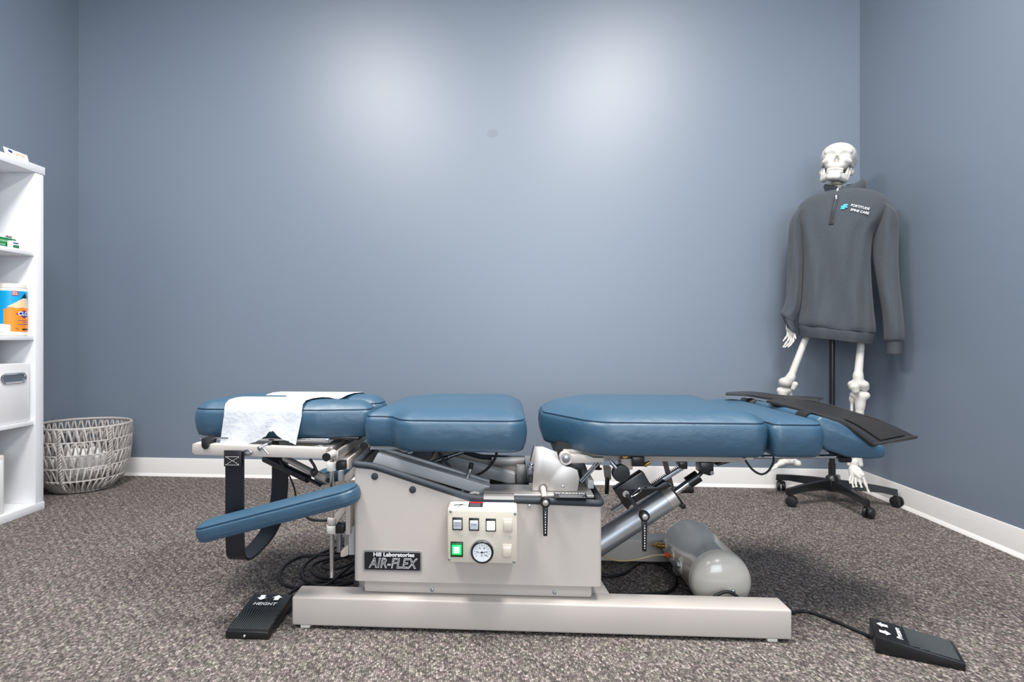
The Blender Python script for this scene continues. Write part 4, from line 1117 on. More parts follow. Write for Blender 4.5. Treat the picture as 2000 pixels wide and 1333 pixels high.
# ------------------------------------------------------------------ low stand glimpsed behind the table
def low_stand():
    f0, f1 = P(1312, 957, z=0.016), P(1352, 957, z=0.016)
    t = thing('equipment_stand', 'low dark stand with slanted leg and rubber foot behind the table', 'stand', tuple(Vector((f0.x, f0.y, 0))))
    up = P(1297, 895, y=f0.y - 0.03); lo = P(1312, 954, y=f0.y)
    bm = B(); d = (up - lo).normalized(); top = up + d * 0.12
    sx = Vector((1, 0, 0)) * 0.011; sy = Vector((0, 1, 0)) * 0.011
    a = [bm.verts.new(lo + v) for v in (-sx - sy, sx - sy, sx + sy, -sx + sy)]; c = [bm.verts.new(top + v) for v in (-sx - sy, sx - sy, sx + sy, -sx + sy)]
    for k in range(4): bm.faces.new((a[k], a[(k + 1) % 4], c[(k + 1) % 4], c[k]))
    bm.faces.new(a[::-1]); bm.faces.new(c); finish('stand_leg', bm, 'elastic', t, smooth=0)
    bm = B(); add_tube(bm, [f0 - Vector((0.03, 0, 0)), f0, f1, f1 + Vector((0.006, 0, 0))], 0.015, 12, radii=[0.013, 0.0155, 0.0155, 0.010]); finish('stand_foot', bm, 'black_rubber', t, smooth=60)
    bm = B(); add_cyl(bm, top - Vector((0, 0, 0.01)), top + Vector((0, 0, 0.012)), 0.045, n=24); finish('stand_head', bm, 'black_plastic', t)
low_stand()

# ------------------------------------------------------------------ skeleton, its stand and the sweatshirt
SC = Vector((1.565, 2.93, 0)); SD = SC.length; SN = SC.normalized(); SE = Vector((SN.y, -SN.x, 0))
def Q(px, py, off=0.0):
    """point seen at the pixel on the upright plane through the stand pole facing the viewer; off = metres nearer"""
    u, v = (px - CX) / F_PX, -(py - CY) / F_PX
    r = Vector((u * _ca - _sa, u * _sa + _ca, v)); t = (SD - off) / (r.x * SN.x + r.y * SN.y)
    return Vector((0, 0, CAM_H)) + r * t
ST = thing('rolling_stand', 'black five-legged rolling stand on casters under the skeleton', 'stand', (SC.x, SC.y, 0))
bm = B(); add_cyl(bm, (SC.x, SC.y, 0.11), (SC.x, SC.y, 1.0), 0.0125, n=20); finish('pole', bm, 'black_metal', ST)
bm = B(); add_lathe(bm, (SC.x, SC.y, 0.055), (0, 0, 1), [(0.03, 0), (0.032, 0.02), (0.03, 0.05), (0.026, 0.065), (0.016, 0.075), (0.0155, 0.13)], 24); finish('hub', bm, 'black_plastic', ST)
for k in range(5):
    a = R(128 + 72 * k); d = Vector((math.cos(a), math.sin(a), 0)); s_ = Vector((-d.y, d.x, 0))
    bm = B()
    secs = [(0.015, 0.020, 0.062, 0.108), (0.09, 0.017, 0.066, 0.104), (0.20, 0.014, 0.064, 0.092), (0.265, 0.012, 0.052, 0.082)]
    rr = []
    for L_, w, zb, zt_ in secs: rr.append([bm.verts.new(Vector((SC.x, SC.y, z)) + d * L_ + s_ * w2) for w2, z in ((-w, zb), (w, zb), (w * 0.7, zt_), (-w * 0.7, zt_))])
    for p, q in zip(rr, rr[1:]):
        for i in range(4): bm.faces.new((p[i], p[(i + 1) % 4], q[(i + 1) % 4], q[i]))
    bm.faces.new(rr[0][::-1]); bm.faces.new(rr[-1])
    leg = finish('base_leg', bm, 'black_plastic', ST, smooth=30)
    e = Vector((SC.x, SC.y, 0)) + d * 0.255
    bm = B(); add_cyl(bm, e + Vector((0, 0, 0.045)), e + Vector((0, 0, 0.06)), 0.006, n=10)
    w0 = e + Vector((0.008, -0.004, 0.0255)); ax_ = Vector((math.cos(a + 0.6), math.sin(a + 0.6), 0))
    for sg in (-1, 1):
        add_lathe(bm, w0 + ax_ * 0.004 * sg, ax_ * sg, [(0.010, 0), (0.0235, 0.001), (0.0252, 0.006), (0.0235, 0.014), (0.016, 0.0165), (0, 0.0175)], 22)
    add_box(bm, (w0.x - 0.012, w0.y - 0.012, w0.z + 0.010), (w0.x + 0.012, w0.y + 0.012, w0.z + 0.026), 0.004)
    finish('caster', bm, 'black_rubber', leg)

SK = thing('skeleton_model', 'white plastic anatomical skeleton wearing a grey sweatshirt in the corner', 'skeleton', (SC.x, SC.y, 0.03))
# skull, local units are centimetres, face towards -y
def skull():
    cen = Q(1637.5, 312.5, 0.0)
    th = math.atan2(SE.y, SE.x)
    M = Matrix.Translation(cen) @ Matrix.Rotation(th - R(3), 4, 'Z') @ Matrix.Rotation(R(8), 4, 'Y') @ Matrix.Rotation(R(-15), 4, 'X') @ Matrix.Scale(0.0106, 4)
    f = s_uni(1.6, s_ell((0, 1.5, 0.9), (7.3, 8.8, 6.0)), s_ell((0, -3.6, 0.9), (6.2, 4.6, 4.8)))
    f = s_uni(1.2, f, s_ell((0, -4.4, -3.6), (5.0, 3.6, 4.0)), s_ell((0, -6.3, -6.4), (3.3, 2.2, 2.0)))
    f = s_uni(0.7, f, s_cap((-4.4, -6.7, 0.3), (4.4, -6.7, 0.3), 0.9), s_cap((-4.8, -5.2, -3.7), (-2.8, -7.2, -4.2), 1.0), s_cap((4.8, -5.2, -3.7), (2.8, -7.2, -4.2), 1.0),
              s_cap((-4.9, -4.8, -3.6), (-6.0, 0.0, -3.4), 0.6), s_cap((4.9, -4.8, -3.6), (6.0, 0.0, -3.4), 0.6), s_cap((0, -7.2, -0.6), (0, -8.3, -2.6), 0.75, 0.5),
              s_ell((-5.8, 2.4, -5.0), (1.0, 1.3, 1.6)), s_ell((5.8, 2.4, -5.0), (1.0, 1.3, 1.6)))
    f = s_sub(0.6, f, s_ell((-2.9, -8.6, -1.6), (2.1, 2.0, 1.75)), s_ell((2.9, -8.6, -1.6), (2.1, 2.0, 1.75)))
    f = s_sub(0.25, f, s_ell((0, -8.6, -4.3), (1.15, 2.9, 1.7)))
    f = s_uni(0.15, f, s_cap((0, -6.6, -3.2), (0, -6.9, -5.7), 0.25))
    sk = sdf_mesh('skull', f, (-8.6, -10, -9.2), (8.6, 11.2, 9.2), 76, 'bone', SK, M)
    g = s_uni(0.6, s_cap((-1.5, -7.3, -12.0), (1.5, -7.3, -12.0), 1.25), s_cap((-1.3, -7.2, -12.0), (-4.2, -2.6, -10.9), 1.2), s_cap((1.3, -7.2, -12.0), (4.2, -2.6, -10.9), 1.2),
              s_cap((-1.3, -7.0, -10.3), (-3.6, -4.0, -9.9), 0.95), s_cap((1.3, -7.0, -10.3), (3.6, -4.0, -9.9), 0.95), s_cap((-1.3, -7.1, -10.3), (1.3, -7.1, -10.3), 0.95),
              s_cap((-4.3, -2.0, -10.8), (-5.3, -0.4, -5.0), 1.2, 0.8), s_cap((4.3, -2.0, -10.8), (5.3, -0.4, -5.0), 1.2, 0.8), s_cap((-4.2, -3.1, -9.6), (-4.6, -2.8, -5.6), 0.75, 0.4), s_cap((4.2, -3.1, -9.6), (4.6, -2.8, -5.6), 0.75, 0.4))
    md = sdf_mesh('mandible', g, (-7.6, -9.8, -14.2), (7.6, 1.5, -3.6), 60, 'bone', sk, M)
    for zc, hgt, nm in ((-8.3, 1.0, sk), (-9.35, 0.8, md)):
        bm = B()
        for k in range(-5, 6):
            a = k * 0.19; x, y = 3.4 * math.sin(a), -5.0 - 2.6 * math.cos(a)
            add_box(bm, (-0.30, -0.35, -hgt / 2), (0.30, 0.35, hgt / 2), 0.1, Matrix.Translation((x, y, zc)) @ Matrix.Rotation(a, 4, 'Z'))
        bm.transform(M); finish('teeth', bm, 'bone', nm)
    return sk
skull()
bm = B()
for k, (px, py) in enumerate(((1634, 352), (1635, 359.5), (1636, 367), (1637, 375), (1638, 383))):
    bm = B(); c = Q(px, py, 0.03)
    add_lathe(bm, c - Vector((0, 0, 0.007)), (0, 0, 1), [(0.012, -0.001), (0.023, 0.0005), (0.0205, 0.007), (0.023, 0.015), (0.012, 0.0165)], 20)
    for sg in (-1, 1): add_tube(bm, [c, c + SE * 0.036 * sg + Vector((0, 0, 0.004))], 0.005, 8, radii=[0.008, 0.0045])
    finish('vertebra', bm, 'bone_tan' if k % 2 else 'bone', SK)

def bone(name, parts, k=0.008, n=44, cuts=()):
    fs = []; pts = []
    for s in parts:
        if len(s) == 2: fs.append(s_ell(s[0], s[1])); pts += [Vector(s[0]) + Vector(s[1]), Vector(s[0]) - Vector(s[1])]
        else:
            fs.append(s_cap(s[0], s[1], s[2], s[3])); m_ = max(s[2], s[3]); e = Vector((m_, m_, m_)); pts += [Vector(s[0]) + e, Vector(s[0]) - e, Vector(s[1]) + e, Vector(s[1]) - e]
    pad = Vector((0.008,) * 3)
    lo = Vector([min(p[i] for p in pts) for i in range(3)]) - pad; hi = Vector([max(p[i] for p in pts) for i in range(3)]) + pad
    return sdf_mesh(name, s_uni(k, *fs), lo, hi, n, 'bone', SK)
E3 = lambda a, b2, c: (a, b2, c)
# leg on the left of the photo
hip, kn_ = Q(1582, 640, 0.02), Q(1544, 738, 0.06)
bone('femur', [(hip, kn_, 0.0145, 0.0165), (Q(1544, 738, 0.06), Q(1536, 747, 0.06), 0.020, 0.022), (Q(1529, 746, 0.055), Q(1529, 748, 0.02), 0.019, 0.021), (Q(1543, 748, 0.05), Q(1544, 749, 0.015), 0.019, 0.021)], 0.012, 70)
bone('patella', [(Q(1553, 751, 0.095), Q(1549, 759, 0.095), 0.013, 0.010)], 0.004, 26)
bone('tibia', [(Q(1524, 763, 0.04), Q(1539, 762, 0.04), 0.017, 0.018), (Q(1529, 766, 0.04), Q(1528, 785, 0.04), 0.022, 0.017), (Q(1528, 785, 0.04), Q(1541, 893, 0.02), 0.0155, 0.0125), (Q(1540, 890, 0.02), Q(1541, 899, 0.02), 0.016, 0.019)], 0.01, 80)
bone('fibula', [(Q(1544, 771, 0.02), Q(1552, 899, 0.0), 0.006, 0.007), (Q(1552, 893, 0.0), Q(1553, 902, 0.0), 0.009, 0.010), (Q(1543, 768, 0.02), Q(1543, 772, 0.02), 0.010, 0.010)], 0.006, 70)
bone('foot', [(Q(1558, 906, 0.0), Q(1545, 903, 0.01), 0.017, 0.015), (Q(1545, 901, 0.02), Q(1525, 903, 0.03), 0.016, 0.013), (Q(1528, 905, 0.04), Q(1515, 911, 0.05), 0.014, 0.010)], 0.008, 46)
for k in range(5):
    a = Q(1518, 908 + k * 1.2, 0.035 + k * 0.008); m_ = Q(1503 - k * 0.8, 917 + k * 1.0, 0.04 + k * 0.011); e = Q(1492 + (4 - k) * 1.2, 925 + k * 1.6 + (k == 4) * 1.0, 0.04 + k * 0.013)
    bm = B(); add_tube(bm, [a, a.lerp(m_, 0.5), m_, m_.lerp(e, 0.45), e], 0.005, 8, radii=[0.0058, 0.0038, 0.006, 0.0036, 0.0048]); finish('toe', bm, 'bone', SK, smooth=80)
# leg on the right of the photo
hip, kn_ = Q(1683, 655, 0.02), Q(1676, 735, 0.05)
bone('femur', [(hip, kn_, 0.0145, 0.018), (kn_, Q(1677, 750, 0.05), 0.020, 0.024), (Q(1663, 751, 0.05), Q(1665, 756, 0.04), 0.016, 0.018), (Q(1689, 752, 0.05), Q(1688, 757, 0.04), 0.018, 0.021)], 0.012, 70)
bone('patella', [(Q(1669, 756, 0.085), Q(1671, 763, 0.085), 0.022, 0.017)], 0.004, 26)
bone('tibia', [(Q(1667, 772, 0.045), Q(1691, 773, 0.045), 0.016, 0.018), (Q(1680, 776, 0.045), Q(1680, 793, 0.045), 0.026, 0.019), (Q(1680, 790, 0.045), Q(1674, 895, 0.04), 0.0185, 0.0125), (Q(1676, 895, 0.04), Q(1680, 908, 0.04), 0.016, 0.013)], 0.01, 80)
bone('fibula', [(Q(1663, 778, 0.04), Q(1664, 782, 0.04), 0.011, 0.011), (Q(1664, 780, 0.04), Q(1660, 900, 0.04), 0.0065, 0.0075), (Q(1660, 898, 0.04), Q(1659, 908, 0.04), 0.010, 0.010)], 0.008, 80)
bone('foot', [(Q(1669, 903, 0.05), Q(1668, 910, 0.05), 0.017, 0.017), (Q(1666, 918, 0.06), Q(1666, 928, 0.07), 0.019, 0.016), (Q(1676, 917, 0.07), Q(1684, 928, 0.09), 0.011, 0.011), (Q(1672, 925, 0.08), Q(1680, 933, 0.09), 0.012, 0.010)], 0.007, 40)
for k, (ax1, ay1, bx1, by1, cx1, cy1) in enumerate(((1662, 930, 1659, 938, 1661, 945), (1666, 932, 1664, 943, 1667, 953), (1671, 933, 1671, 944, 1673, 952), (1678, 934, 1680, 944, 1683, 953), (1685, 930, 1690, 945, 1697, 963))):
    a, m_, e = Q(ax1, ay1, 0.09), Q(bx1, by1, 0.10), Q(cx1, cy1, 0.105)
    bm = B(); add_tube(bm, [a, a.lerp(m_, 0.5), m_, m_.lerp(e, 0.5), e], 0.005, 8, radii=[0.0075, 0.005, 0.008, 0.0045, 0.0065] if k == 4 else [0.006, 0.0042, 0.0065, 0.004, 0.0055]); finish('toe', bm, 'bone', SK, smooth=80)
# hand at the left cuff
H0 = 0.05
bone('carpus', [(Q(1540, 636, H0), Q(1541, 643, H0), 0.012, 0.014), (Q(1545, 642, H0), Q(1546, 648, H0), 0.011, 0.010)], 0.006, 26)
for pts in (((1538, 643.5), (1538.6, 655), (1534, 661), (1529.5, 667)), ((1542, 646), (1541.2, 662), (1535, 671), (1529, 679)), ((1545.5, 650), (1545, 666), (1539, 674), (1532, 679.2)), ((1550, 650), (1549.8, 666.5), (1544.5, 673.5), (1539, 679)), ((1549, 644), (1552, 655), (1553, 659), (1554.5, 662.5))):
    w = [Q(px, py, H0 + 0.004 * i) for i, (px, py) in enumerate(pts)]
    ps = [w[0], w[0].lerp(w[1], 0.5), w[1], w[1].lerp(w[2], 0.5), w[2], w[2].lerp(w[3], 0.5), w[3]]
    bm = B(); add_tube(bm, ps, 0.005, 8, radii=[0.0065, 0.0045, 0.0064, 0.0042, 0.0055, 0.0036, 0.0036]); finish('finger', bm, 'bone', SK, smooth=80)
# pelvis seat over the pole and the arm bones inside the sleeves are hidden by the sweatshirt
bone('pelvis', [(Q(1600, 610, 0.0), Q(1668, 610, 0.0), 0.035, 0.035), (Q(1630, 590, 0.0), Q(1630, 630, 0.0), 0.04, 0.03)], 0.02, 30)

SW = thing('sweatshirt', 'dark heather grey quarter-zip sweatshirt hanging on the skeleton', 'sweatshirt', (SC.x, SC.y, 0.75))
SOFF = 0.0
def ring(pxL, pyL, pxR, pyR, ry, n=72, off=0.0, fold=0.0, seed=0.0, front=1.0):
    a, c = Q(pxL, pyL, SOFF + off), Q(pxR, pyR, SOFF + off); cen = (a + c) / 2; hx = (c - a) / 2; out = []
    for i in range(n):
        t = 2 * math.pi * i / n; cs, sn = math.cos(t), math.sin(t)
        e = 0.82  # squarish section
        cx_, sy_ = math.copysign(abs(cs) ** e, cs), math.copysign(abs(sn) ** e, sn)
        k = 1 + 1.9 * fold * (0.55 * math.sin(3 * t + seed) + 0.6 * math.sin(7 * t + 1.7 * seed) + 0.35 * math.sin(11 * t - seed * 2.3))
        out.append(cen + hx * cx_ * (1 + fold * 0.12 * math.sin(5 * t + seed)) - SN * (-sy_) * 0 + (-SN) * (-sn if False else sy_) * ry * k * (front if sn > 0 else 1.0))
    return out
def loft(name, rings, material, parent, thick=0.0, cap0=False, cap1=False, smooth=70):
    bm = B(); vs = [[bm.verts.new(p) for p in r_] for r_ in rings]; n = len(rings[0])
    for a, c in zip(vs, vs[1:]):
        for i in range(n): bm.faces.new((a[i], a[(i + 1) % n], c[(i + 1) % n], c[i]))
    if cap0: bm.faces.new(vs[0][::-1])
    if cap1: bm.faces.new(vs[-1])
    bmesh.ops.recalc_face_normals(bm, faces=bm.faces)
    if thick: bmesh.ops.solidify(bm, geom=bm.faces, thickness=thick)
    return finish(name, bm, material, parent, smooth=smooth)
def interp_rings(keys, sub, fn):
    """keys: list of tuples; smooth interpolation of every number"""
    K = [Vector((0, 0, 0))] ; arr = np.array(keys, float); out = []
    t = np.linspace(0, len(keys) - 1, (len(keys) - 1) * sub + 1)
    for u in t:
        i = min(int(u), len(keys) - 2); f_ = u - i; p0, p1, p2, p3 = arr[max(i - 1, 0)], arr[i], arr[i + 1], arr[min(i + 2, len(keys) - 1)]
        v = 0.5 * ((2 * p1) + (p2 - p0) * f_ + (2 * p0 - 5 * p1 + 4 * p2 - p3) * f_ ** 2 + (3 * p1 - p0 - 3 * p2 + p3) * f_ ** 3)
        out.append(fn(v))
    return out
body_keys = [  # pxL, pyL, pxR, pyR, ry, fold
    (1613, 376, 1688, 371, 0.060, 0.00), (1597, 381, 1706, 374, 0.074, 0.00), (1578, 388, 1722, 380, 0.084, 0.005), (1564, 399, 1735, 391, 0.092, 0.01), (1556, 414, 1739, 408, 0.100, 0.02),
    (1556, 434, 1727, 430, 0.108, 0.03), (1563, 460, 1707, 458, 0.114, 0.045), (1568, 500, 1701, 500, 0.118, 0.06), (1568, 550, 1702, 552, 0.122, 0.075), (1564, 600, 1706, 606, 0.128, 0.085), (1559, 628, 1710, 640, 0.132, 0.07), (1560, 636, 1709, 651, 0.126, 0.05)]
loft('body', interp_rings(body_keys, 4, lambda v: ring(v[0], v[1], v[2], v[3], v[4], fold=v[5], seed=v[1] * 0.012, front=1.05)), 'sweat_fabric', SW, thick=0.004)
hem_keys = [(1560, 634, 1708, 649, 0.127, 0.05), (1558, 640, 1709, 655, 0.130, 0.05), (1559, 648, 1708, 664, 0.128, 0.055), (1560, 656, 1706, 673, 0.122, 0.06)]
loft('hem_band', interp_rings(hem_keys, 3, lambda v: ring(v[0], v[1], v[2], v[3], v[4], fold=v[5], seed=7.8)), 'sweat_rib', SW, thick=0.005)
def sleeve(keys, cuff_keys, seed):
    def rg(v):
        c, e = Q(v[0] - v[2], v[1] + v[4], v[5]), Q(v[0] + v[2], v[1] - v[4], v[5]); cen = (c + e) / 2; hx = (e - c) / 2; out = []
        for i in range(40):
            t = 2 * math.pi * i / 40; k = 1 + v[6] * (math.sin(3 * t + seed + v[1] * 0.03) + 0.6 * math.sin(5 * t - v[1] * 0.02 + seed))
            out.append(cen + hx * math.cos(t) * (1 + (k - 1) * 0.3) - SN * math.sin(t) * v[3] * k)
        return out
    loft('sleeve', interp_rings(keys, 5, rg), 'sweat_fabric', SW, thick=0.004)
    loft('cuff', interp_rings(cuff_keys, 3, rg), 'sweat_rib', SW, thick=0.005)
# px, py, half width, depth radius, tilt, off, fold
sleeve([(1568, 408, 14, 0.06, 6, 0.0, 0.0), (1559, 424, 14, 0.072, 5, 0.0, 0.02), (1556, 445, 15, 0.074, 3, 0.0, 0.05), (1554.5, 490, 16.5, 0.070, 1, 0.0, 0.06), (1553, 540, 16.5, 0.066, 0, 0.005, 0.08), (1550, 585, 15.5, 0.062, 0, 0.02, 0.12), (1545, 606, 16, 0.058, -2, 0.03, 0.16), (1539, 617, 15.5, 0.052, -4, 0.04, 0.12), (1541, 624, 11, 0.042, -4, 0.045, 0.04)],
       [(1540, 621, 13, 0.045, -5, 0.042, 0.06), (1541, 628, 11, 0.040, -4, 0.045, 0.03), (1545, 640, 9.5, 0.036, -5, 0.05, 0.02), (1546.5, 645, 9.3, 0.034, -5, 0.05, 0.02)], 1.0)
sleeve([(1722, 398, 16, 0.06, -5, 0.0, 0.0), (1734, 410, 17, 0.074, -6, 0.0, 0.02), (1735, 428, 20, 0.078, -6, 0.0, 0.04), (1731, 460, 25, 0.076, -3, 0.0, 0.06), (1731, 510, 25, 0.072, 0, 0.01, 0.07), (1736, 560, 22, 0.068, 0, 0.02, 0.06), (1743, 610, 20.5, 0.066, 0, 0.03, 0.05), (1746, 645, 20.5, 0.064, 0, 0.035, 0.05), (1746.5, 662, 20, 0.060, 0, 0.035, 0.03), (1746.5, 667, 17, 0.05, 0, 0.035, 0.02)],
       [(1747, 664, 17.5, 0.052, 0, 0.035, 0.02), (1747.5, 676, 17, 0.048, 0, 0.035, 0.02), (1747.5, 691, 17, 0.046, 0, 0.035, 0.02)], 2.2)
# stand-up collar, open at the zip
def collar_mesh():
    rows = []
    for pyL, pyR, pxL, pxR, ry, dip in ((378, 373, 1612, 1690, 0.064, 0.0), (371, 364, 1610, 1692, 0.064, 0.35), (365, 356, 1608, 1692, 0.062, 0.75), (362, 351, 1610, 1689, 0.058, 1.0)):
        r_ = ring(pxL, pyL, pxR, pyR, ry, 72); q = []
        for i in range(72):
            j = (i + 21) % 72           # start just right of the front gap
            t = 2 * math.pi * j / 72; fr = max(0.0, math.sin(t))
            q.append(r_[j] - Vector((0, 0, 0.030 * dip * fr ** 3)))
        rows.append(q[:71])
    bm = B(); vs = [[bm.verts.new(p) for p in r_] for r_ in rows]
    for a, c in zip(vs, vs[1:]):
        for i in range(len(a) - 1): bm.faces.new((a[i], a[i + 1], c[i + 1], c[i]))
    bmesh.ops.recalc_face_normals(bm, faces=bm.faces); bmesh.ops.solidify(bm, geom=bm.faces, thickness=0.005)
    finish('collar', bm, 'sweat_fabric', SW, smooth=70)
collar_mesh()
def front(px, py, extra=0.0):
    """point on the front of the sweatshirt body"""
    ks = body_keys; pyc = [(k[1] + k[3]) / 2 for k in ks]
    L_, R_, ry = (float(np.interp(py, pyc, [k[i] for k in ks])) for i in (0, 2, 4))
    s = max(-0.97, min(0.97, (px - (L_ + R_) / 2) / ((R_ - L_) / 2)))
    t = math.acos(math.copysign(abs(s) ** (1 / 0.82), s)); d = math.sin(t) ** 0.82 * ry * 1.05
    return Q(px, py, d + extra)
zl = [front(px, py, 0.006) for px, py in ((1635, 374), (1633, 385), (1630, 400), (1627, 415), (1624.5, 428), (1623, 437))]
bm = B(); W2 = SE * 0.0095; zl2 = catmull(zl, 4)
vs = [(bm.verts.new(p - W2), bm.verts.new(p + W2)) for p in zl2]
for a, c in zip(vs, vs[1:]): bm.faces.new((a[0], a[1], c[1], c[0]))
bmesh.ops.solidify(bm, geom=bm.faces, thickness=0.003); ZP = finish('zip_placket', bm, 'zip_tape', SW)
bm = B()
for sg in (-1, 1): add_tube(bm, [p + SE * 0.0085 * sg - SN * 0.003 for p in zl2], 0.0018, 6)
add_tube(bm, [zl2[-1] - W2 * 0.9 - SN * 0.003, zl2[-1] + W2 * 0.9 - SN * 0.003], 0.0018, 6); finish('placket_piping', bm, 'sweat_rib', ZP)
bm = B(); add_tube(bm, [p - SN * 0.004 for p in zl2[4:]], 0.0016, 6); finish('zip_chain', bm, 'black_metal', ZP)
bm = B()
o = zl2[4] - SN * 0.006; add_prism(bm, [o + SE * a + Vector((0, 0, b2)) for a, b2 in ((-0.003, 0.006), (0.003, 0.006), (0.004, -0.012), (-0.004, -0.012))], -SN * 0.002, 0.0005); finish('zip_pull', bm, 'steel', ZP)
bm = B(); add_tube(bm, [Q(1636.5, 368, 0.068), Q(1635, 376, 0.078), Q(1634, 383, 0.088)], 0.005, 8, radii=[0.0035, 0.005, 0.002]); finish('zip_lining', bm, 'print_white', ZP)
# seam lines of the shoulders and waist
bm = B()
add_tube(bm, [front(1575 - k * 3, 392 + k * 9, 0.002) for k in range(5)], 0.0012, 5)
add_tube(bm, [front(1712 + k * 2.2, 386 + k * 8, 0.002) for k in range(5)], 0.0014, 5)
finish('seam', bm, 'zip_tape', SW)
# chest logo
def on_chest(px, py): return front(px, py, 0.0045)
lr = (on_chest(1697, 411) - on_chest(1660, 403))
text('lettering', 'FORTITUDE', on_chest(1680, 405.0) - SN * 0.004, lr, (0, 0, 1), 0.0150, 'print_white', SW, sx=0.95, bold=0.0002)
text('lettering', 'SPINE CARE', on_chest(1679, 413.6) - SN * 0.004, lr, (0, 0, 1), 0.0150, 'print_white', SW, sx=0.95, bold=0.0002)
bm = B()
for a_, c_, w in (((1647, 401.5), (1656, 401), 0.0058), ((1642.5, 404), (1655, 405.5), 0.0052), ((1641.5, 408), (1650, 408), 0.0048)):
    a, c = on_chest(*a_), on_chest(*c_); add_tube(bm, [a - SN * 0.001, (a + c) / 2 - SN * 0.002, c - SN * 0.001], w, 10, radii=[w * 0.8, w, w * 0.8])
bm.transform(Matrix.Identity(4)); lab(finish('logo_mark', bm, 'print_teal', SW, smooth=70), 'light blue interlocking logo')

# ------------------------------------------------------------------ bookcase at the left wall
XF = -2.13; YE = 2.595; YN = 1.82; XB = -2.462
BC = thing('bookcase', 'white open-front cube bookcase at the left edge', 'bookcase', (-2.3, 2.2, 0))
ZT = P(93, 330, x=XF).z
def bx(name, lo, hi, m, parent, bev=0.0015): bm = B(); add_box(bm, lo, hi, bev); return finish(name, bm, m, parent)
bx('top_board', (XB, YN, ZT - 0.036), (XF + 0.003, YE + 0.006, ZT), 'laminate', BC)
bx('bottom_board', (XB, YN, 0.0), (XF + 0.003, YE + 0.003, 0.035), 'laminate', BC)
bx('side_panel', (XB, YE - 0.047, 0.035), (XF, YE, ZT - 0.036), 'laminate', BC)
bx('side_panel', (XB, YN, 0.035), (XF, YN + 0.047, ZT - 0.036), 'laminate', BC)
bx('divider', (XB, (YN + YE) / 2 - 0.009, 0.035), (XF - 0.008, (YN + YE) / 2 + 0.009, ZT - 0.036), 'laminate', BC, 0.001)
shelf_z = []
for pyb in (501.5, 664.5, 828.5):
    zb = P(74, pyb, x=XF - 0.006).z; shelf_z.append(zb + 0.018)
    for ya, yb in ((YN + 0.047, (YN + YE) / 2 - 0.009), ((YN + YE) / 2 + 0.009, YE - 0.047)):
        bx('shelf', (XB, ya, zb), (XF - 0.006, yb, zb + 0.018), 'laminate', BC, 0.001)
bx('back_panel', (XB - 0.004, YN, 0.01), (XB, YE, ZT - 0.01), 'laminate', BC, 0)

# sign on top
SG = B(); xs0, xs1 = XF - 0.012, XF - 0.045
pb0, pb1, pt1, pt0 = P(12, 299.5, x=xs0), P(60, 318.5, x=xs0), P(53, 303, x=xs1), P(7, 287, x=xs1)
pb0.z = pb1.z = ZT + 0.0015; pt0.z = pt1.z = (pt0.z + pt1.z) / 2
pb1.y = pb1.y; 
add_prism(SG, [pb0, pb1, pb1 + (pt1 - pb1) * 0.12 + Vector((0, -0.008, 0)), pt1, pt0], (-0.003, 0, 0)); SG = tag(finish('counter_sign', SG, 'print_white', smooth=0), 'small slanted white card sign with logo on top of the bookcase', 'sign')
def sgp(u, v, e=0.0018): return pb0.lerp(pb1, u).lerp(pt0.lerp(pt1, u), v) + Vector((e, 0, e * 0.5))
rt_, up_ = (pb1 - pb0), (pt0 - pb0)
text('lettering', 'FORTITUDE', sgp(0.60, 0.62), rt_, up_, 0.010, 'label_orange', SG, extrude=0.0002)
text('lettering', 'SPINE CARE', sgp(0.60, 0.42), rt_, up_, 0.010, 'label_orange', SG, extrude=0.0002)
for v, w in ((0.72, 0.0032), (0.58, 0.0032)):
    bm = B(); add_tube(bm, [sgp(0.15, v, 0.0012), sgp(0.28, v - 0.08, 0.0012)], w, 6); finish('logo_mark', bm, 'label_navy', SG)

# first-aid boxes on the second shelf
def small_box(label, x1, ya, yb, z0, h, deep, mats):
    o = bx('carton', (x1 - deep, ya, z0 + 0.0003), (x1, yb, z0 + h), mats[0], None, 0.0008); tag(o, label, 'box'); return o
zs = shelf_z[0]; x1 = XF - 0.05
ya, yb = P(0, 470, x=x1).y - 0.05, P(32, 470, x=x1).y
c1_ = small_box('green and white carton on the top shelf of the bookcase', x1, ya, yb, zs, 0.062, 0.05, ('print_white',))
hgt = 0.062
bx('label_panel', (x1 - 0.0005, ya, zs + 0.010), (x1 + 0.0008, yb - 0.003, zs + 0.048), 'label_green', c1_, 0)
bx('label_stripe', (x1, ya, zs + 0.029), (x1 + 0.0012, yb - 0.022, zs + 0.038), 'label_green_pale', c1_, 0)
bx('label_stripe', (x1, ya, zs + 0.015), (x1 + 0.0012, yb - 0.06, zs + 0.020), 'label_green_pale', c1_, 0)
text('lettering', 'URAD', (x1 + 0.0012, yb - 0.042, zs + 0.054), (0, 1, 0), (0, 0, 1), 0.013, 'print_black', c1_, extrude=0.0002, bold=0.0003)
x2 = x1 + 0.028; ya2, yb2 = P(24.5, 478, x=x2).y, P(38, 478, x=x2).y
c2_ = small_box('tiny white and green carton in front of the larger green carton', x2, ya2, yb2, zs, 0.036, 0.024, ('print_white',))
bx('label_panel', (x2 - 0.0005, ya2 + 0.003, zs + 0.006), (x2 + 0.0008, yb2 - 0.003, zs + 0.018), 'label_green', c2_, 0)
bx('label_stripe', (x2, ya2 + 0.004, zs + 0.024), (x2 + 0.0008, yb2 - 0.006, zs + 0.029), 'label_navy', c2_, 0)

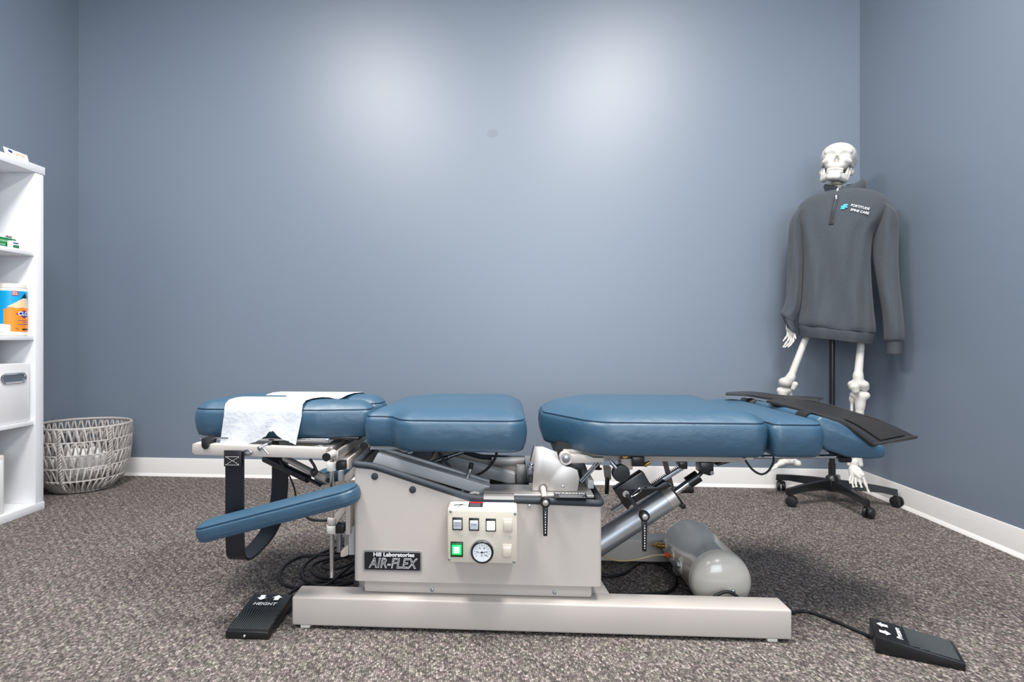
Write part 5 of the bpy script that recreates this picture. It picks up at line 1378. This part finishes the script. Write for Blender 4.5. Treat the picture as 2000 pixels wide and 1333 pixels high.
# wipes tub
zs = shelf_z[1]
tr = 0.056
tc_ = P(23, 620, x=XF - 0.075); tc_.z = zs
toc = Vector((-tc_.x, -tc_.y, 0)).normalized(); e1 = Vector((-toc.y, toc.x, 0))
if e1.dot(Vector((_ca, _sa, 0))) < 0: e1 = -e1
zt_ = P(30, 556, x=XF - 0.075).z - zs
TB = thing('wipes_tub', 'white disinfecting wipes tub with blue and orange pencil label on the middle shelf', 'tub', tuple(tc_))
bm = B(); add_lathe(bm, tc_, (0, 0, 1), [(tr - 0.004, 0.0003), (tr, 0.004), (tr, zt_ - 0.022), (tr - 0.001, zt_ - 0.020), (tr + 0.0005, zt_ - 0.018), (tr - 0.001, zt_ - 0.003), (tr - 0.006, zt_), (0, zt_)], 48); finish('tub_body', bm, 'cream_plastic', TB)
def cyl_pt(phi, z, e): return tc_ + (e1 * math.sin(phi) + toc * math.cos(phi)) * (tr + e) + Vector((0, 0, z))
def patch(name, pts, material, e):
    """label shape, points are (degrees round the tub from the viewer, height 0-1)"""
    z0, z1 = P(30, 648, x=XF - 0.02).z - zs, P(30, 568, x=XF - 0.02).z - zs
    poly = resample([Vector((R(a) * 10, z0 + (z1 - z0) * v)) for a, v in pts], 0.02)
    t = bmesh.new(); f = t.faces.new([t.verts.new((p.x, p.y, 0)) for p in poly])
    lo_, hi_ = min(p.x for p in poly), max(p.x for p in poly)
    x = lo_ + 0.5
    while x < hi_: bmesh.ops.bisect_plane(t, geom=t.verts[:] + t.edges[:] + t.faces[:], plane_co=(x, 0, 0), plane_no=(1, 0, 0)); x += 0.5
    for v in t.verts: v.co = cyl_pt(v.co.x / 10, v.co.y, e)
    return finish(name, t, material, TB, smooth=80)
patch('label_sheet', [(-100, 0), (100, 0), (100, 1), (-100, 1)], 'label_blue', 0.0004)
patch('label_pencil', [(-30, 0), (100, 0), (100, 0.60), (40, 0.60), (20, 0.57), (0, 0.60), (-30, 0.55)], 'label_orange', 0.0008)
patch('label_pencil_wood', [(-20, 0.595), (0, 0.60), (20, 0.57), (40, 0.60), (60, 0.575), (85, 0.60), (70, 0.82), (42, 0.82), (30, 0.78)], 'label_wood', 0.0010)
patch('label_pencil_tip', [(30, 0.78), (42, 0.83), (70, 0.83), (58, 0.93), (52, 0.95)], 'print_black', 0.0012)
patch('label_flash', [(0, 0.88), (24, 0.88), (24, 1.0), (0, 1.0)], 'print_red', 0.0012)
patch('label_strip', [(-100, 0.0), (-5, 0.0), (-5, 0.16), (-100, 0.24)], 'print_white', 0.0012)
patch('logo_diamond', [(12, 0.44), (50, 0.53), (95, 0.44), (50, 0.33)], 'print_red', 0.0012)
patch('logo_diamond_core', [(18, 0.44), (50, 0.515), (90, 0.44), (50, 0.345)], 'label_navy', 0.0015)
patch('label_bar', [(40, 0.035), (90, 0.035), (90, 0.075), (40, 0.075)], 'print_black', 0.0012)
for a0, v in ((20, 0.265), (42, 0.22), (20, 0.17)):
    patch('label_line', [(a0, v), (85, v), (85, v + 0.012), (a0, v + 0.012)], 'label_navy', 0.0012)
def wrap_text(s, phi, v, size, material, e, bold=0.0):
    z0, z1 = P(30, 648, x=XF - 0.02).z - zs, P(30, 568, x=XF - 0.02).z - zs
    o = text('lettering', s, (0, 0, 0), (1, 0, 0), (0, 1, 0), size, material, None, extrude=0.0, align='LEFT', bold=bold)
    for vv in o.data.vertices: vv.co = cyl_pt(R(phi) + vv.co.x / tr, z0 + (z1 - z0) * v + vv.co.y, e)
    set_parent(o, TB)
wrap_text('CLOROX', 22, 0.44, 0.024, 'print_white', 0.0019, 0.0006)
wrap_text('75', 12, 0.06, 0.013, 'print_black', 0.0014)
wrap_text('KILLS', 1.5, 0.965, 0.008, 'print_white', 0.0016, 0.0002)
wrap_text('99.9%', 1.5, 0.915, 0.008, 'print_white', 0.0016, 0.0002)

# storage box with a metal grip on the fourth level
zs = shelf_z[2]; x1 = XF - 0.016
yb = P(58, 760, x=x1).y; ztop_b = P(58, 709.5, x=x1).z
SB = thing('storage_box', 'white fabric storage box with oval chrome handle in the bookcase', 'storage box', (x1 - 0.14, yb - 0.14, zs))
bm = B(); add_box(bm, (x1 - 0.30, yb - 0.30, zs + 0.0005), (x1, yb, ztop_b), 0.004); finish('box_body', bm, 'box_white', SB)
y0h, y1h = P(2, 738, x=x1).y, P(49.5, 738, x=x1).y; z0h, z1h = P(25, 747.5, x=x1).z, P(25, 730.5, x=x1).z
hp = round_poly([(y0h, z0h), (y1h, z0h), (y1h, z1h), (y0h, z1h)], 0.02, 8)
bm = B(); add_tube(bm, [Vector((x1 + 0.002, p.x, p.y)) for p in resample(hp, 0.006)], 0.0048, 8, True); HH = lab(finish('handle', bm, 'chrome', SB), 'oval chrome handle')
bm = B(); add_prism(bm, [Vector((x1 + 0.0004, p.x, p.y)) for p in offset_poly(hp, 0.004)], (0.0006, 0, 0)); finish('handle_opening', bm, 'steel', HH)
# binder in the bottom compartment
x1 = XF - 0.02; yb = P(9, 940, x=x1).y; 
BN = thing('document_tray', 'off-white upright file box in the bottom of the bookcase', 'file box', (x1 - 0.12, yb - 0.1, 0.035))
zt2 = P(9, 889, x=x1).z
bm = B(); add_box(bm, (x1 - 0.25, yb - 0.22, 0.0353), (x1, yb, zt2), 0.006); finish('file_body', bm, 'cream_plastic', BN)
bm = B(); add_box(bm, (x1 - 0.002, yb - 0.21, 0.050), (x1 + 0.003, yb - 0.010, zt2 - 0.022), 0.002); finish('file_front', bm, 'print_white', BN)

# ------------------------------------------------------------------ woven basket
BK = thing('woven_basket', 'round grey rope basket on the floor in the left corner', 'basket', (-2.235, 2.985, 0))
bc = Vector((-2.235, 2.985, 0)); BH = 0.335; BR = 0.224
zr = [0.004, 0.012, 0.035, 0.075, 0.12, 0.19, 0.26, BH]; rr_ = [0.125, 0.152, 0.178, 0.199, 0.210, 0.219, 0.223, BR]
def brad(z): return float(np.interp(z, zr, rr_))
def bpt(a, z, e=0.0): r_ = brad(z) + e; return bc + Vector((math.cos(a) * r_, math.sin(a) * r_, z))
bm = B(); add_tube(bm, [bpt(2 * math.pi * i / 72, BH) for i in range(72)], 0.0072, 8, True); finish('rim', bm, 'rope', BK, smooth=80)
bm = B(); add_lathe(bm, bc, (0, 0, 1), [(0.0, 0.003), (0.145, 0.003), (0.15, 0.006), (0.145, 0.009), (0, 0.009)], 40); finish('bottom', bm, 'rope', BK)
levels = [0.010, 0.062, 0.118, 0.172, 0.226, 0.275, BH]
levels = [0.010, 0.070, 0.136, 0.202, 0.268, BH]
random.seed(11)
for li, (za, zb) in enumerate(zip(levels, levels[1:])):
    NV = 44; bm = B(); pts = []
    ph = random.uniform(0, 1)
    for k in range(NV * 2):
        up_k = k % 2; a = 2 * math.pi * (k + ph) / (NV * 2); j = random.uniform(-0.006, 0.006)
        z = (zb + 0.004 if up_k else za - 0.004)
        w_ = 0.010
        pts.append(bpt(a - w_ * 0.9, z + (-0.006 if up_k else 0.006), 0.003 if up_k else -0.004)); pts.append(bpt(a + w_ * 0.9, z + (-0.006 if up_k else 0.006), 0.003 if up_k else -0.004))
        if False: pts.append(bpt(a, z, j))
    add_tube(bm, pts, 0.0047, 6, True); finish('woven_row', bm, 'rope', BK, smooth=80)
    if li:
        bm = B(); add_tube(bm, [bpt(2 * math.pi * i / 144, za, 0.0035 * math.sin(i * 2.2)) for i in range(144)], 0.0046, 6, True); finish('hoop', bm, 'rope', BK, smooth=80)
for a in (R(-78), R(-22), R(45), R(100), R(160), R(215)):
    bm = B()
    for s in (-1, 1):
        add_tube(bm, [bpt(a + s * 0.022 * math.cos(i * 1.0), BH - (BH - 0.02) * i / 60, 0.006 + 0.004 * s * math.sin(i * 1.0)) for i in range(61)], 0.0042, 6)
    finish('braided_stay', bm, 'rope', BK, smooth=80)
def plastic_bag():
    bm = B(); bmesh.ops.create_icosphere(bm, subdivisions=4, radius=1.0); random.seed(2)
    from mathutils import noise
    for v in bm.verts:
        p = v.co.copy(); d = 1 + 0.16 * noise.noise(p * 2.3) + 0.09 * noise.noise(p * 6.0) + 0.05 * abs(noise.noise(p * 13))
        h = 0.5 + 0.5 * p.z
        v.co = bc + Vector((p.x * 0.150 * d, p.y * 0.150 * d, 0.030 + 0.165 * h * d))
    tag(finish('plastic_bag', bm, 'bag_white', smooth=35), 'crumpled white plastic bag inside the woven basket', 'bag')
plastic_bag()
